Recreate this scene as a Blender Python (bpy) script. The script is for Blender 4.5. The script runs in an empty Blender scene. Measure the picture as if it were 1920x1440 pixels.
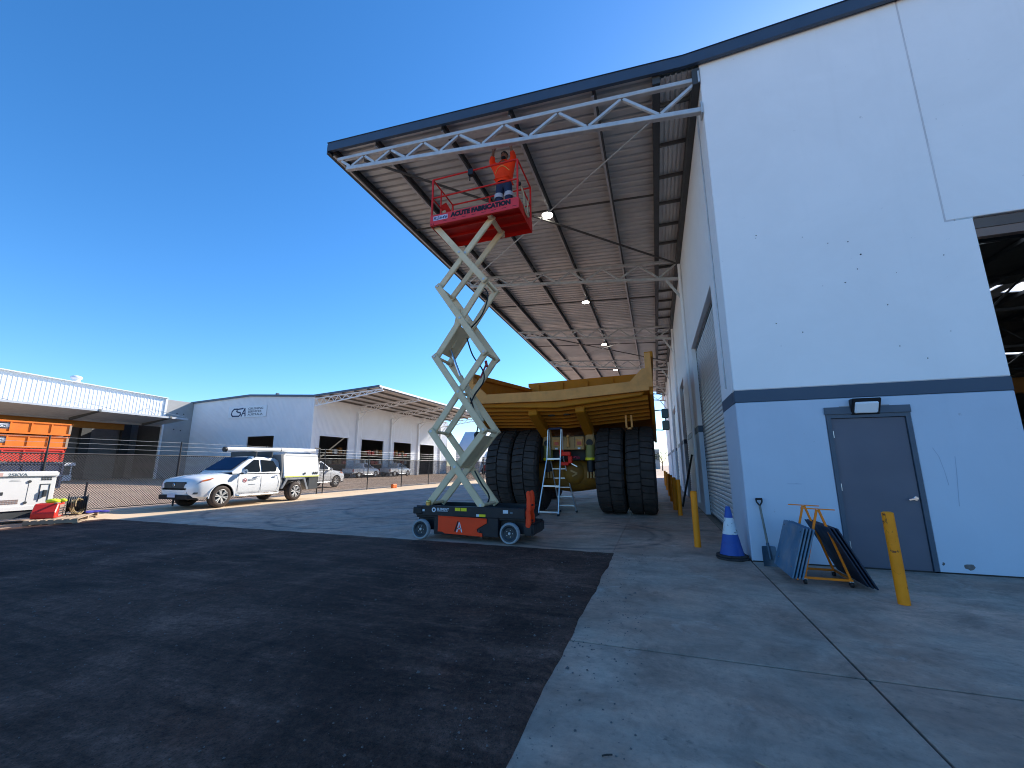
import bpy, bmesh, math, random
from mathutils import Vector, Matrix
V = Vector
R = math.radians
random.seed(7)
scene = bpy.context.scene
COL = scene.collection

# ------------------------------------------------------------------ camera
PAN, PITCH, ROLL, FPX, CAMZ = 0.3306, 0.1943, -0.0036, 777.0, 1.4
cam_data = bpy.data.cameras.new("camera")
cam = bpy.data.objects.new("camera", cam_data)
COL.objects.link(cam)
scene.camera = cam
cam_data.sensor_fit = 'HORIZONTAL'
cam_data.sensor_width = 36.0
cam_data.lens = FPX / 1920.0 * 36.0
cam_data.clip_start = 0.05
cam_data.clip_end = 3000.0
fw = V((-math.sin(PAN) * math.cos(PITCH), math.cos(PAN) * math.cos(PITCH), math.sin(PITCH)))
rt = V((math.cos(PAN), math.sin(PAN), 0))
upv = rt.cross(fw)
rt2 = rt * math.cos(ROLL) + upv * math.sin(ROLL)
up2 = -rt * math.sin(ROLL) + upv * math.cos(ROLL)
m = Matrix((rt2, up2, -fw)).transposed().to_4x4()
m.translation = V((0, 0, CAMZ))
cam.matrix_world = m

# ------------------------------------------------------------------ light
SUN_TO = V((0.70, 1.50, 1.0)).normalized()          # direction towards the sun
elev = math.asin(SUN_TO.z)
azim = math.atan2(SUN_TO.x, SUN_TO.y)               # from +Y towards +X
world = bpy.data.worlds.new("World")
scene.world = world
world.use_nodes = True
wn, wl = world.node_tree.nodes, world.node_tree.links
wn.clear()
sky = wn.new("ShaderNodeTexSky")
sky.sky_type = 'NISHITA'
sky.sun_disc = False
sky.sun_elevation = elev
sky.sun_rotation = azim
sky.altitude = 100.0
sky.air_density = 1.0
sky.dust_density = 0.25
sky.ozone_density = 6.0
bg = wn.new("ShaderNodeBackground")
bg.inputs["Strength"].default_value = 0.14
wo = wn.new("ShaderNodeOutputWorld")
hsv = wn.new("ShaderNodeHueSaturation")          # deep saturated blue of the whole sky, as the photograph shows it
hsv.inputs["Saturation"].default_value = 1.18
wl.new(sky.outputs[0], hsv.inputs["Color"])
wl.new(hsv.outputs[0], bg.inputs[0])
wl.new(bg.outputs[0], wo.inputs[0])
sun_data = bpy.data.lights.new("sun", 'SUN')
sun_data.energy = 5.0
sun_data.angle = R(0.53)
sun_data.color = (1.0, 0.93, 0.83)
sun = bpy.data.objects.new("sun", sun_data)
COL.objects.link(sun)
sun.rotation_euler = (-SUN_TO).to_track_quat('-Z', 'Y').to_euler()
sun.location = (20, 40, 40)
scene.view_settings.view_transform = 'Standard'
scene.view_settings.look = 'None'
scene.view_settings.exposure = 0.9
scene.view_settings.gamma = 1.0
scene.view_settings.use_curve_mapping = False
scene.render.engine = 'CYCLES'
scene.cycles.max_bounces = 6
scene.cycles.diffuse_bounces = 4
scene.cycles.use_denoising = True
scene.cycles.filter_width = 1.05

# ------------------------------------------------------------------ materials
def nodes_of(name):
    ma = bpy.data.materials.new(name)
    ma.use_nodes = True
    nt = ma.node_tree
    b = nt.nodes["Principled BSDF"]
    return ma, nt, b

class NT:
    """tiny node helper"""
    def __init__(s, nt): s.nt = nt
    def n(s, t, **kw):
        o = s.nt.nodes.new(t)
        for k, v in kw.items(): setattr(o, k, v)
        return o
    def l(s, a, b): s.nt.links.new(a, b)
    def noise(s, vec, scale, detail=5, rough=.55, dist=0):
        o = s.n("ShaderNodeTexNoise")
        o.inputs["Scale"].default_value = scale
        o.inputs["Detail"].default_value = detail
        o.inputs["Roughness"].default_value = rough
        o.inputs["Distortion"].default_value = dist
        if vec is not None: s.l(vec, o.inputs["Vector"])
        return o.outputs["Fac"]
    def ramp(s, fac, stops):
        o = s.n("ShaderNodeValToRGB")
        cr = o.color_ramp
        while len(cr.elements) < len(stops): cr.elements.new(.5)
        for e, (p, c) in zip(cr.elements, stops):
            e.position = p
            e.color = (c, c, c, 1) if not isinstance(c, (tuple, list)) else (*c[:3], 1)
        s.l(fac, o.inputs[0])
        return o.outputs[0]
    def mix(s, fac, a, b, blend='MIX'):
        o = s.n("ShaderNodeMix", data_type='RGBA', blend_type=blend)
        for val, idx in ((fac, 0), (a, 6), (b, 7)):
            if isinstance(val, (int, float)): o.inputs[idx].default_value = val
            elif isinstance(val, (tuple, list)): o.inputs[idx].default_value = (*val[:3], 1)
            else: s.l(val, o.inputs[idx])
        return o.outputs[2]
    def math(s, op, a, b=0.0, clamp=False):
        o = s.n("ShaderNodeMath", operation=op, use_clamp=clamp)
        for val, idx in ((a, 0), (b, 1)):
            if isinstance(val, (int, float)): o.inputs[idx].default_value = val
            else: s.l(val, o.inputs[idx])
        return o.outputs[0]
    def bump(s, h, strength, dist=.02, normal=None):
        o = s.n("ShaderNodeBump")
        o.inputs["Strength"].default_value = strength
        o.inputs["Distance"].default_value = dist
        s.l(h, o.inputs["Height"])
        if normal is not None: s.l(normal, o.inputs["Normal"])
        return o.outputs[0]
    def objco(s): return s.n("ShaderNodeTexCoord").outputs["Object"]
    def pos(s): return s.n("ShaderNodeNewGeometry").outputs["Position"]

def mat(name, col, rough=.55, metal=0.0, var=.10, vs=2.5, bump=0.0, bs=60, dirt=0.0, dcol=(.09, .07, .055), ds=1.3, dlo=.5, dhi=.75, coat=0.0, rv=.1, emit=None, es=0):
    ma, nt, b = nodes_of(name)
    t = NT(nt)
    co = t.objco()
    n1 = t.noise(co, vs, 6)
    c1 = tuple(max(0, c * (1 - var)) for c in col)
    c2 = tuple(min(1, c * (1 + var)) for c in col)
    out = t.mix(t.ramp(n1, [(.3, 0), (.7, 1)]), c1, c2)
    if dirt > 0:
        n2 = t.noise(co, ds, 9, .65, .4)
        f = t.math('MULTIPLY', t.ramp(n2, [(dlo, 0), (dhi, 1)]), dirt)
        out = t.mix(f, out, dcol)
    t.l(out, b.inputs["Base Color"])
    b.inputs["Metallic"].default_value = metal
    if rv:
        rr = t.ramp(t.noise(co, vs * 2.3, 4), [(.25, max(.02, rough - rv)), (.75, min(1, rough + rv))])
        t.l(rr, b.inputs["Roughness"])
    else:
        b.inputs["Roughness"].default_value = rough
    if metal < .05 and not coat: b.inputs["Specular IOR Level"].default_value = .3
    if coat: b.inputs["Coat Weight"].default_value = coat
    if bump > 0:
        t.l(t.bump(t.noise(co, bs, 4), bump, .01), b.inputs["Normal"])
    if emit:
        b.inputs["Emission Color"].default_value = (*emit, 1)
        b.inputs["Emission Strength"].default_value = es
    return ma

M = {}
M['galv'] = mat("galvanised steel", (.55, .545, .54), .5, .35, .12, 6, dirt=.25, dcol=(.22, .21, .2))
M['purlin'] = mat("shaded zinc purlin", (.10, .098, .095), .6, .2, .1, 4)  # zinc steel darkened to paint the shade inside the C sections
M['dark_beam'] = mat("dark steel beam", (.055, .06, .065), .6, .1)
M['zinc_sheet'] = mat("zinc roof sheet", (.57, .565, .55), .45, .3, .08, 1.2, dirt=.25, dcol=(.3, .28, .25), ds=.8)
M['soffit'] = mat("soffit sheet", (.60, .58, .56), .45, .3, .1, 1.2)
M['navy_flash'] = mat("navy flashing", (.05, .075, .115), .45, .1, .1, 2)
M['white_clad'] = mat("white cladding", (.74, .76, .78), .45, 0, .03, .6, dirt=.1, dcol=(.45, .43, .4), ds=.5)
M['roof_outer'] = mat("roof sheet outer", (.6, .6, .6), .4, .3, .05)
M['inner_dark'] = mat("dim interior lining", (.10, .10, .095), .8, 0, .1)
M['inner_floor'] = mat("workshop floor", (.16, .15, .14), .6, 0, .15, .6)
M['red'] = mat("red lift paint", (.66, .020, .014), .45, 0, .10, 3, dirt=.15, dcol=(.2, .02, .015), ds=3)
M['orange_red'] = mat("orange red paint", (.93, .055, .008), .45, 0, .06, 3, dirt=.12, dcol=(.3, .05, .02), ds=4)
M['cream'] = mat("cream grey arm paint", (.74, .575, .36), .5, 0, .06, 3, dirt=.4, dcol=(.42, .28, .14), ds=3.5)
M['black_paint'] = mat("black chassis paint", (.016, .017, .022), .4, 0, .2, 3, dirt=.3, dcol=(.07, .065, .06), ds=4)
M['black_plastic'] = mat("black plastic", (.018, .018, .02), .5, 0, .15)
M['rubber'] = mat("black rubber", (.048, .036, .031), .75, 0, .2, 5, bump=.15, bs=60, dirt=.5, dcol=(.11, .082, .07), ds=2.2)
M['grey_tyre'] = mat("grey solid tyre", (.30, .32, .34), .7, 0, .08, 8, dirt=.35, dcol=(.14, .13, .12), ds=6)
M['dark_rim'] = mat("dark wheel rim", (.03, .04, .05), .45, .2)
M['chrome'] = mat("chrome", (.75, .76, .78), .16, 1, .03)
M['alu'] = mat("ladder aluminium", (.62, .64, .66), .35, .85, .06)
M['yellow_sticker'] = mat("yellow sticker", (.80, .66, .02), .45, 0, .12, 30)
M['white_sticker'] = mat("white sticker", (.62, .64, .68), .45, 0, .06, 30)
M['black_print'] = mat("black print", (.012, .01, .012), .5, 0, 0)
M['navy_print'] = mat("navy print", (.03, .06, .13), .5, 0, 0)
M['grey_print'] = mat("grey print", (.13, .17, .20), .5, 0, 0)
M['red_print'] = mat("dark red print", (.35, .04, .05), .5, 0, 0)
M['brass'] = mat("brass beacon", (.75, .5, .15), .25, .7)
M['truck'] = mat("ochre truck paint", (.50, .17, .003), .65, 0, .10, 1.3, dirt=.4, dcol=(.30, .13, .02), ds=1.1)
M['truck_axle'] = mat("dirty axle paint", (.26, .105, .008), .65, 0, .2, 3, dirt=.7, dcol=(.13, .07, .025), ds=2.5, dlo=.42, dhi=.7)
M['truck_tan'] = mat("dusty tan truck steel", (.46, .25, .09), .6, 0, .15, 3, dirt=.5, dcol=(.14, .09, .05), ds=3)
M['truck_lit'] = mat("lit worn lip steel", (.78, .33, .085), .6, 0, .12, 2, dirt=.35, dcol=(.22, .13, .06), ds=2.5)  # worn truck steel, lightened to paint the light on the rear-facing lip
M['truck_dark'] = mat("greasy dark frame", (.04, .033, .028), .7, 0, .3, 3)
M['hi_yellow'] = mat("bright yellow band", (.95, .72, .02), .4, 0, .03)
M['tail_red'] = mat("tail light red", (.5, .05, .02), .25, 0, .1, 20)
M['tail_amber'] = mat("tail light amber", (.6, .2, .02), .25, 0, .1, 20)
M['bollard'] = mat("bollard yellow", (.97, .275, .005), .5, 0, .12, 4, dirt=.95, dcol=(.09, .03, .02), ds=11, dlo=.57, dhi=.63, bump=.1, bs=20)
M['bollard_far'] = mat("bollard ochre", (.88, .26, .006), .5, 0, .10, 4, dirt=.5, dcol=(.10, .05, .02), ds=7, dlo=.58, dhi=.68)
M['trolley'] = mat("trolley orange", (.97, .22, .008), .45, 0, .1, 6, dirt=.5, dcol=(.2, .09, .04), ds=12)
M['panel_blue'] = mat("scuffed blue plywood", (.075, .17, .26), .55, 0, .25, 3, dirt=.85, dcol=(.34, .29, .27), ds=3.2, dlo=.45, dhi=.8)
M['panel_dark'] = mat("dark blue plywood", (.018, .03, .055), .55, 0, .3, 3, dirt=.4, dcol=(.08, .08, .09), ds=4)
M['cone_blue'] = mat("cone blue plastic", (.03, .085, .33), .45, 0, .1, 5, dirt=.3, dcol=(.03, .04, .09), ds=8)
M['cone_white'] = mat("scratched white collar", (.66, .67, .68), .4, 0, .05, 8, dirt=.8, dcol=(.12, .12, .13), ds=14, dlo=.56, dhi=.64)
M['base_rubber'] = mat("dusty rubber base", (.045, .038, .036), .8, 0, .25, 8, bump=.2)
M['shovel_wood'] = mat("grey shovel shaft", (.17, .17, .15), .6, 0, .2, 10)
M['shovel_blade'] = mat("steel blue shovel blade", (.06, .10, .14), .45, .3, .2, 8, dirt=.4, dcol=(.05, .04, .04))
M['door_grey'] = mat("charcoal door paint", (.12, .12, .15), .5, 0, .07, 1.6, dirt=.12, dcol=(.12, .09, .12), ds=1.2)
M['door_frame'] = mat("door frame paint", (.075, .10, .135), .45, 0, .06)
M['lens_white'] = mat("frosted lamp lens", (.85, .87, .9), .25, 0, .02)
M['roller'] = mat("roller slat paint", (.52, .54, .56), .42, .15, .05, 1.5, dirt=.15, dcol=(.3, .28, .26))
M['brown_rail'] = mat("brown bottom rail", (.22, .14, .105), .5, .1, .1)
M['car_white'] = mat("white car paint", (.80, .81, .81), .25, 0, .015, 1.5, coat=.6, rv=.03)
M['car_grey'] = mat("silver grey car paint", (.42, .44, .46), .28, .4, .03, 1.5, coat=.5, rv=.03)
M['glass'] = mat("tinted glass", (.012, .018, .025), .06, 0, .1, 2, rv=.02)
M['glass_blue'] = mat("windscreen glass", (.010, .03, .08), .12, 0, .1, 2, rv=.02)
M['glass_blue'].node_tree.nodes['Principled BSDF'].inputs['Specular IOR Level'].default_value = .04
M['headlight'] = mat("headlight lens", (.42, .52, .62), .08, .3, .1, 10, rv=.03)
M['indicator'] = mat("indicator orange", (.75, .19, .06), .2, 0, .1, 10)
M['alloy'] = mat("alloy wheel", (.72, .71, .68), .35, .3, .08)
M['gen_white'] = mat("generator white", (.76, .75, .73), .4, 0, .03, 2, dirt=.15, dcol=(.5, .45, .4))
M['dark_trim'] = mat("generator dark trim", (.05, .055, .06), .5)  # plain dark trim colour for gaps, seams and fittings
M['vent_brown'] = mat("vent mesh", (.25, .18, .16), .6)
M['skip_orange'] = mat("skip orange", (.74, .185, .022), .45, 0, .08, 1.1, dirt=.35, dcol=(.36, .12, .03), ds=1.4)
M['skip_red'] = mat("skip red", (.66, .055, .035), .45, 0, .1, 1.1, dirt=.35, dcol=(.25, .06, .04), ds=1.4)
M['skip_blue'] = mat("skip blue", (.03, .045, .10), .5, 0, .2, 1.1, dirt=.3)
M['pallet'] = mat("weathered pallet timber", (.36, .27, .19), .8, 0, .2, 6, bump=.3, bs=25)
M['box_red'] = mat("red machine paint", (.68, .035, .025), .4, 0, .08, 4)
M['hi_vis'] = mat("hi vis lime cloth", (.62, .74, .03), .7, 0, .12, 18)
M['hose'] = mat("tan hose", (.30, .22, .11), .6)
M['blue_cloth'] = mat("purple blue cloth", (.055, .05, .30), .8, 0, .2, 20)
M['olive'] = mat("olive bucket paint", (.19, .125, .022), .55, 0, .15, 3, dirt=.4, dcol=(.08, .055, .03))
M['fence_black'] = mat("black fence steel", (.02, .02, .022), .55, .1, .1)
M['wire'] = mat("black chain link wire", (.03, .028, .027), .6, 0, .1)
M['barb'] = mat("barbed wire", (.32, .33, .34), .5, .6, .1)
M['conc_panel'] = mat("grey tilt panel", (.37, .37, .36), .8, 0, .12, .5, bump=.15, bs=20, dirt=.3, dcol=(.24, .24, .24), ds=.4)
M['crane'] = mat("crane beam yellow", (.30, .12, .01), .5)
M['skin'] = mat("skin", (.26, .11, .06), .5, 0, .06, 20)
M['hoodie'] = mat("fluorescent orange hoodie", (1.0, .05, .006), .8, 0, .06, 10, bump=.25, bs=25)
M['trouser'] = mat("navy work trousers", (.022, .03, .07), .8, 0, .15, 12, bump=.3, bs=20)
M['reflect'] = mat("reflective tape", (.55, .5, .5), .5, .2, .06)
M['boot'] = mat("brown work boot", (.10, .06, .035), .7, 0, .2, 15)
M['hair'] = mat("black hair", (.012, .010, .010), .7)
M['trunk'] = mat("tree bark", (.10, .075, .055), .9, 0, .25, 8)
M['lamp'] = mat("lit canopy lamp", (.9, .9, .85), .3, 0, 0, rv=0, emit=(1.0, .95, .82), es=14)
M['chip'] = mat("bare grout chip", (.16, .145, .14), .9, 0, .25, 30)
M['scuff'] = mat("black scuff", (.05, .05, .06), .9, 0, .2, 30)
M['orange_plastic'] = mat("orange plastic", (.75, .16, .03), .5)
M['skylight'] = None

def skylight_mat():
    ma, nt, b = nodes_of("translucent skylight")
    t = NT(nt)
    tr = t.n("ShaderNodeBsdfTranslucent")
    tr.inputs[0].default_value = (.9, .92, .88, 1)
    out = nt.nodes["Material Output"]
    t.l(tr.outputs[0], out.inputs[0])
    return ma
M['skylight'] = skylight_mat()

def leaf_mat():
    ma, nt, b = nodes_of("gum leaves")
    t = NT(nt)
    n1 = t.noise(t.objco(), 1.5, 4)
    t.l(t.mix(t.ramp(n1, [(.35, 0), (.65, 1)]), (.045, .065, .022), (.11, .12, .045)), b.inputs["Base Color"])
    b.inputs["Roughness"].default_value = .6
    return ma
M['leaf'] = leaf_mat()

def wall_mat(name, col, streak=.25):
    ma, nt, b = nodes_of(name)
    t = NT(nt)
    p = t.pos()
    n1 = t.noise(p, .35, 5, .6)
    c = t.mix(t.ramp(n1, [(.3, 0), (.7, 1)]), tuple(x * .97 for x in col), tuple(min(1, x * 1.02) for x in col))
    # faint vertical weathering
    mp = t.n("ShaderNodeMapping")
    mp.inputs["Scale"].default_value = (5.0, 5.0, .25)
    t.l(p, mp.inputs[0])
    st = t.ramp(t.noise(mp.outputs[0], 1.0, 6, .65), [(.55, 0), (.8, 1)])
    c = t.mix(t.math('MULTIPLY', st, streak), c, tuple(x * .72 for x in col))
    pt = t.ramp(t.noise(p, .8, 8, .7, .6), [(.40, .975), (.62, 1.01)])
    c = t.mix(1.0, c, pt, 'MULTIPLY')
    # small pin-holes and specks
    sp = t.ramp(t.noise(p, 9.0, 3, .5), [(.74, 0), (.77, 1)])
    c = t.mix(t.math('MULTIPLY', sp, .35), c, tuple(x * .45 for x in col))
    t.l(c, b.inputs["Base Color"])
    b.inputs["Roughness"].default_value = .62
    bn = t.bump(t.noise(p, 1.3, 3), .25, .015)
    t.l(t.bump(t.noise(p, 55, 4), .12, .004, bn), b.inputs["Normal"])
    return ma
M['wall'] = wall_mat("painted tilt panel", (.90, .885, .885), .12)
M['dado'] = wall_mat("blue grey dado paint", (.51, .585, .69), .15)
M['band'] = wall_mat("navy band paint", (.052, .082, .125), .1)

def concrete_mat():
    ma, nt, b = nodes_of("yard concrete")
    t = NT(nt)
    p = t.pos()
    base = t.mix(t.ramp(t.noise(p, .55, 8, .62, .3), [(.28, 0), (.72, 1)]), (.42, .255, .175), (.84, .55, .40))
    # brush streaks across the slab
    mp = t.n("ShaderNodeMapping")
    mp.inputs["Scale"].default_value = (1.5, 3.6, 1)
    mp.inputs["Rotation"].default_value = (0, 0, .3)
    t.l(p, mp.inputs[0])
    s1 = t.ramp(t.noise(mp.outputs[0], 1.0, 6, .7), [(.40, 0), (.66, 1)])
    base = t.mix(t.math('MULTIPLY', s1, .45), base, (.22, .155, .12))
    # rusty brown stains
    r1 = t.ramp(t.noise(p, .8, 5, .6, .6), [(.60, 0), (.78, 1)])
    base = t.mix(t.math('MULTIPLY', r1, .7), base, (.38, .17, .09))
    big = t.ramp(t.noise(p, .28, 6, .6, .5), [(.42, 0), (.65, 1)])
    base = t.mix(t.math('MULTIPLY', big, .5), base, (.33, .20, .14))
    gr = t.ramp(t.noise(p, 14, 8, .8), [(.4, 0), (.72, 1)])
    base = t.mix(t.math('MULTIPLY', gr, .4), base, (.22, .14, .10))
    # pale wash
    w1 = t.ramp(t.noise(p, 1.9, 7, .65, .8), [(.60, 0), (.72, 1)])
    base = t.mix(t.math('MULTIPLY', w1, .4), base, (.80, .66, .55))
    # dark pits
    d1 = t.ramp(t.noise(p, 6.0, 6, .7, .3), [(.62, 0), (.72, 1)])
    base = t.mix(t.math('MULTIPLY', d1, .6), base, (.08, .055, .045))
    d2 = t.ramp(t.noise(p, 28, 3, .5), [(.62, 0), (.75, 1)])
    base = t.mix(t.math('MULTIPLY', d2, .35), base, (.10, .09, .09))
    mod = t.ramp(t.noise(p, 1.6, 11, .76, .5), [(.34, .65), (.5, 1.0), (.68, 1.22)])
    base = t.mix(1.0, base, mod, 'MULTIPLY')
    tint = t.ramp(t.noise(p, .9, 4, .6, .4), [(.38, (.92, 1.0, 1.04)), (.62, (1.12, .98, .93))])
    base = t.mix(.8, base, tint, 'MULTIPLY')
    # tyre marks: rings on the slab
    sep = t.n("ShaderNodeSeparateXYZ")
    t.l(p, sep.inputs[0])
    br = t.ramp(t.noise(p, 3.0, 4), [(.35, 0), (.6, 1)])
    for cx, cy, rr, ww, amt in ((-1.6, 9.2, 1.75, .10, .8), (-1.6, 9.2, 1.45, .08, .6), (-8.0, 10.2, 2.3, .12, .85), (-8.4, 10.6, 1.9, .10, .7),
                                (-7.0, 13.0, 3.0, .16, .7), (-12.0, 26.0, 11.0, .25, .6), (-1.0, 16.0, 6.0, .2, .5), (-10.5, 11.6, 3.4, .12, .7)):
        dx = t.math('SUBTRACT', sep.outputs[0], cx)
        dy = t.math('SUBTRACT', sep.outputs[1], cy)
        d = t.math('SQRT', t.math('ADD', t.math('MULTIPLY', dx, dx), t.math('MULTIPLY', dy, dy)))
        e = t.math('ABSOLUTE', t.math('SUBTRACT', d, rr))
        k = t.math('SUBTRACT', 1.0, t.math('DIVIDE', e, ww), True)
        base = t.mix(t.math('MULTIPLY', t.math('MULTIPLY', k, br), amt), base, (.05, .047, .05))
    t.l(base, b.inputs["Base Color"])
    t.l(t.ramp(t.noise(p, 1.1, 5), [(.3, .55), (.7, .85)]), b.inputs["Roughness"])
    bn = t.bump(t.noise(mp.outputs[0], 3, 5), .25, .01)
    t.l(t.bump(t.noise(p, 40, 7, .75), .5, .01, bn), b.inputs["Normal"])
    return ma
M['concrete'] = concrete_mat()
M['sunlit_dusty_concrete'] = mat("sunlit dusty tan concrete", (.60, .45, .30), .85, 0, .12, .7, bump=.2, bs=40, dirt=.4, dcol=(.30, .22, .15), ds=.8)  # dusty concrete made paler to carry sunlight on the strip beyond the shadow edge

def asphalt_mat():
    ma, nt, b = nodes_of("old asphalt")
    t = NT(nt)
    p = t.pos()
    base = t.mix(t.ramp(t.noise(p, .55, 8, .66, .6), [(.36, 0), (.66, 1)]), (.026, .014, .012), (.100, .060, .050))
    mp = t.n("ShaderNodeMapping")
    mp.inputs["Scale"].default_value = (.7, 2.6, 1)
    mp.inputs["Rotation"].default_value = (0, 0, -.45)
    t.l(p, mp.inputs[0])
    s1 = t.ramp(t.noise(mp.outputs[0], 1.0, 9, .72, .5), [(.5, 0), (.70, 1)])
    base = t.mix(t.math('MULTIPLY', s1, .8), base, (.19, .125, .105))
    du = t.ramp(t.noise(p, .33, 7, .7, .8), [(.46, 0), (.68, 1)])
    base = t.mix(t.math('MULTIPLY', du, .6), base, (.15, .095, .080))
    fine = t.ramp(t.noise(p, 9, 7, .75), [(.35, 0), (.7, 1)])
    base = t.mix(t.math('MULTIPLY', fine, .45), base, (.11, .070, .060))
    b1 = t.ramp(t.noise(p, .9, 5, .6), [(.58, 0), (.75, 1)])
    base = t.mix(t.math('MULTIPLY', b1, .7), base, (.075, .030, .018))
    mod = t.ramp(t.noise(p, 1.1, 11, .78, .6), [(.33, .45), (.5, 1.0), (.66, 1.8)])
    base = t.mix(1.0, base, mod, 'MULTIPLY')
    mp2 = t.n("ShaderNodeMapping")
    mp2.inputs["Scale"].default_value = (.55, 5.5, 1)
    mp2.inputs["Rotation"].default_value = (0, 0, -.62)
    t.l(p, mp2.inputs[0])
    trk = t.ramp(t.noise(mp2.outputs[0], 1.0, 8, .7, .3), [(.50, 1.0), (.62, .55), (.72, 1.15)])
    base = t.mix(.8, base, trk, 'MULTIPLY')
    base = t.mix(1.0, base, (1.3, 1.0, .82), 'MULTIPLY')
    spk = t.ramp(t.noise(p, 22, 6, .8), [(.36, .6), (.52, 1.0), (.7, 1.75)])
    base = t.mix(.85, base, spk, 'MULTIPLY')
    # exposed aggregate
    vo = t.n("ShaderNodeTexVoronoi")
    vo.inputs["Scale"].default_value = 110
    t.l(p, vo.inputs["Vector"])
    hs = t.n("ShaderNodeSeparateColor")
    t.l(vo.outputs["Color"], hs.inputs[0])
    a1 = t.ramp(hs.outputs[0], [(.86, 0), (.97, 1)])
    base = t.mix(t.math('MULTIPLY', a1, .22), base, (.12, .095, .09))
    a2 = t.ramp(hs.outputs[1], [(.0, 1), (.25, 0)])
    base = t.mix(t.math('MULTIPLY', a2, .5), base, (.005, .005, .0055))
    t.l(base, b.inputs["Base Color"])
    b.inputs["Roughness"].default_value = .9
    b.inputs["Specular IOR Level"].default_value = .2
    bn = t.bump(t.noise(p, 5, 8, .7), .7, .04)
    t.l(t.bump(vo.outputs["Distance"], .55, .008, bn), b.inputs["Normal"])
    return ma
M['asphalt'] = asphalt_mat()

def ground_mat():
    ma, nt, b = nodes_of("dusty yard ground")
    t = NT(nt)
    p = t.pos()
    c = t.mix(t.ramp(t.noise(p, .25, 8, .62), [(.3, 0), (.7, 1)]), (.33, .225, .155), (.46, .335, .24))
    c = t.mix(t.math('MULTIPLY', t.ramp(t.noise(p, 6, 5), [(.5, 0), (.75, 1)]), .5), c, (.16, .12, .095))
    t.l(c, b.inputs["Base Color"])
    b.inputs["Roughness"].default_value = .9
    t.l(t.bump(t.noise(p, 30, 5), .4, .02), b.inputs["Normal"])
    return ma
M['ground'] = ground_mat()

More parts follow.
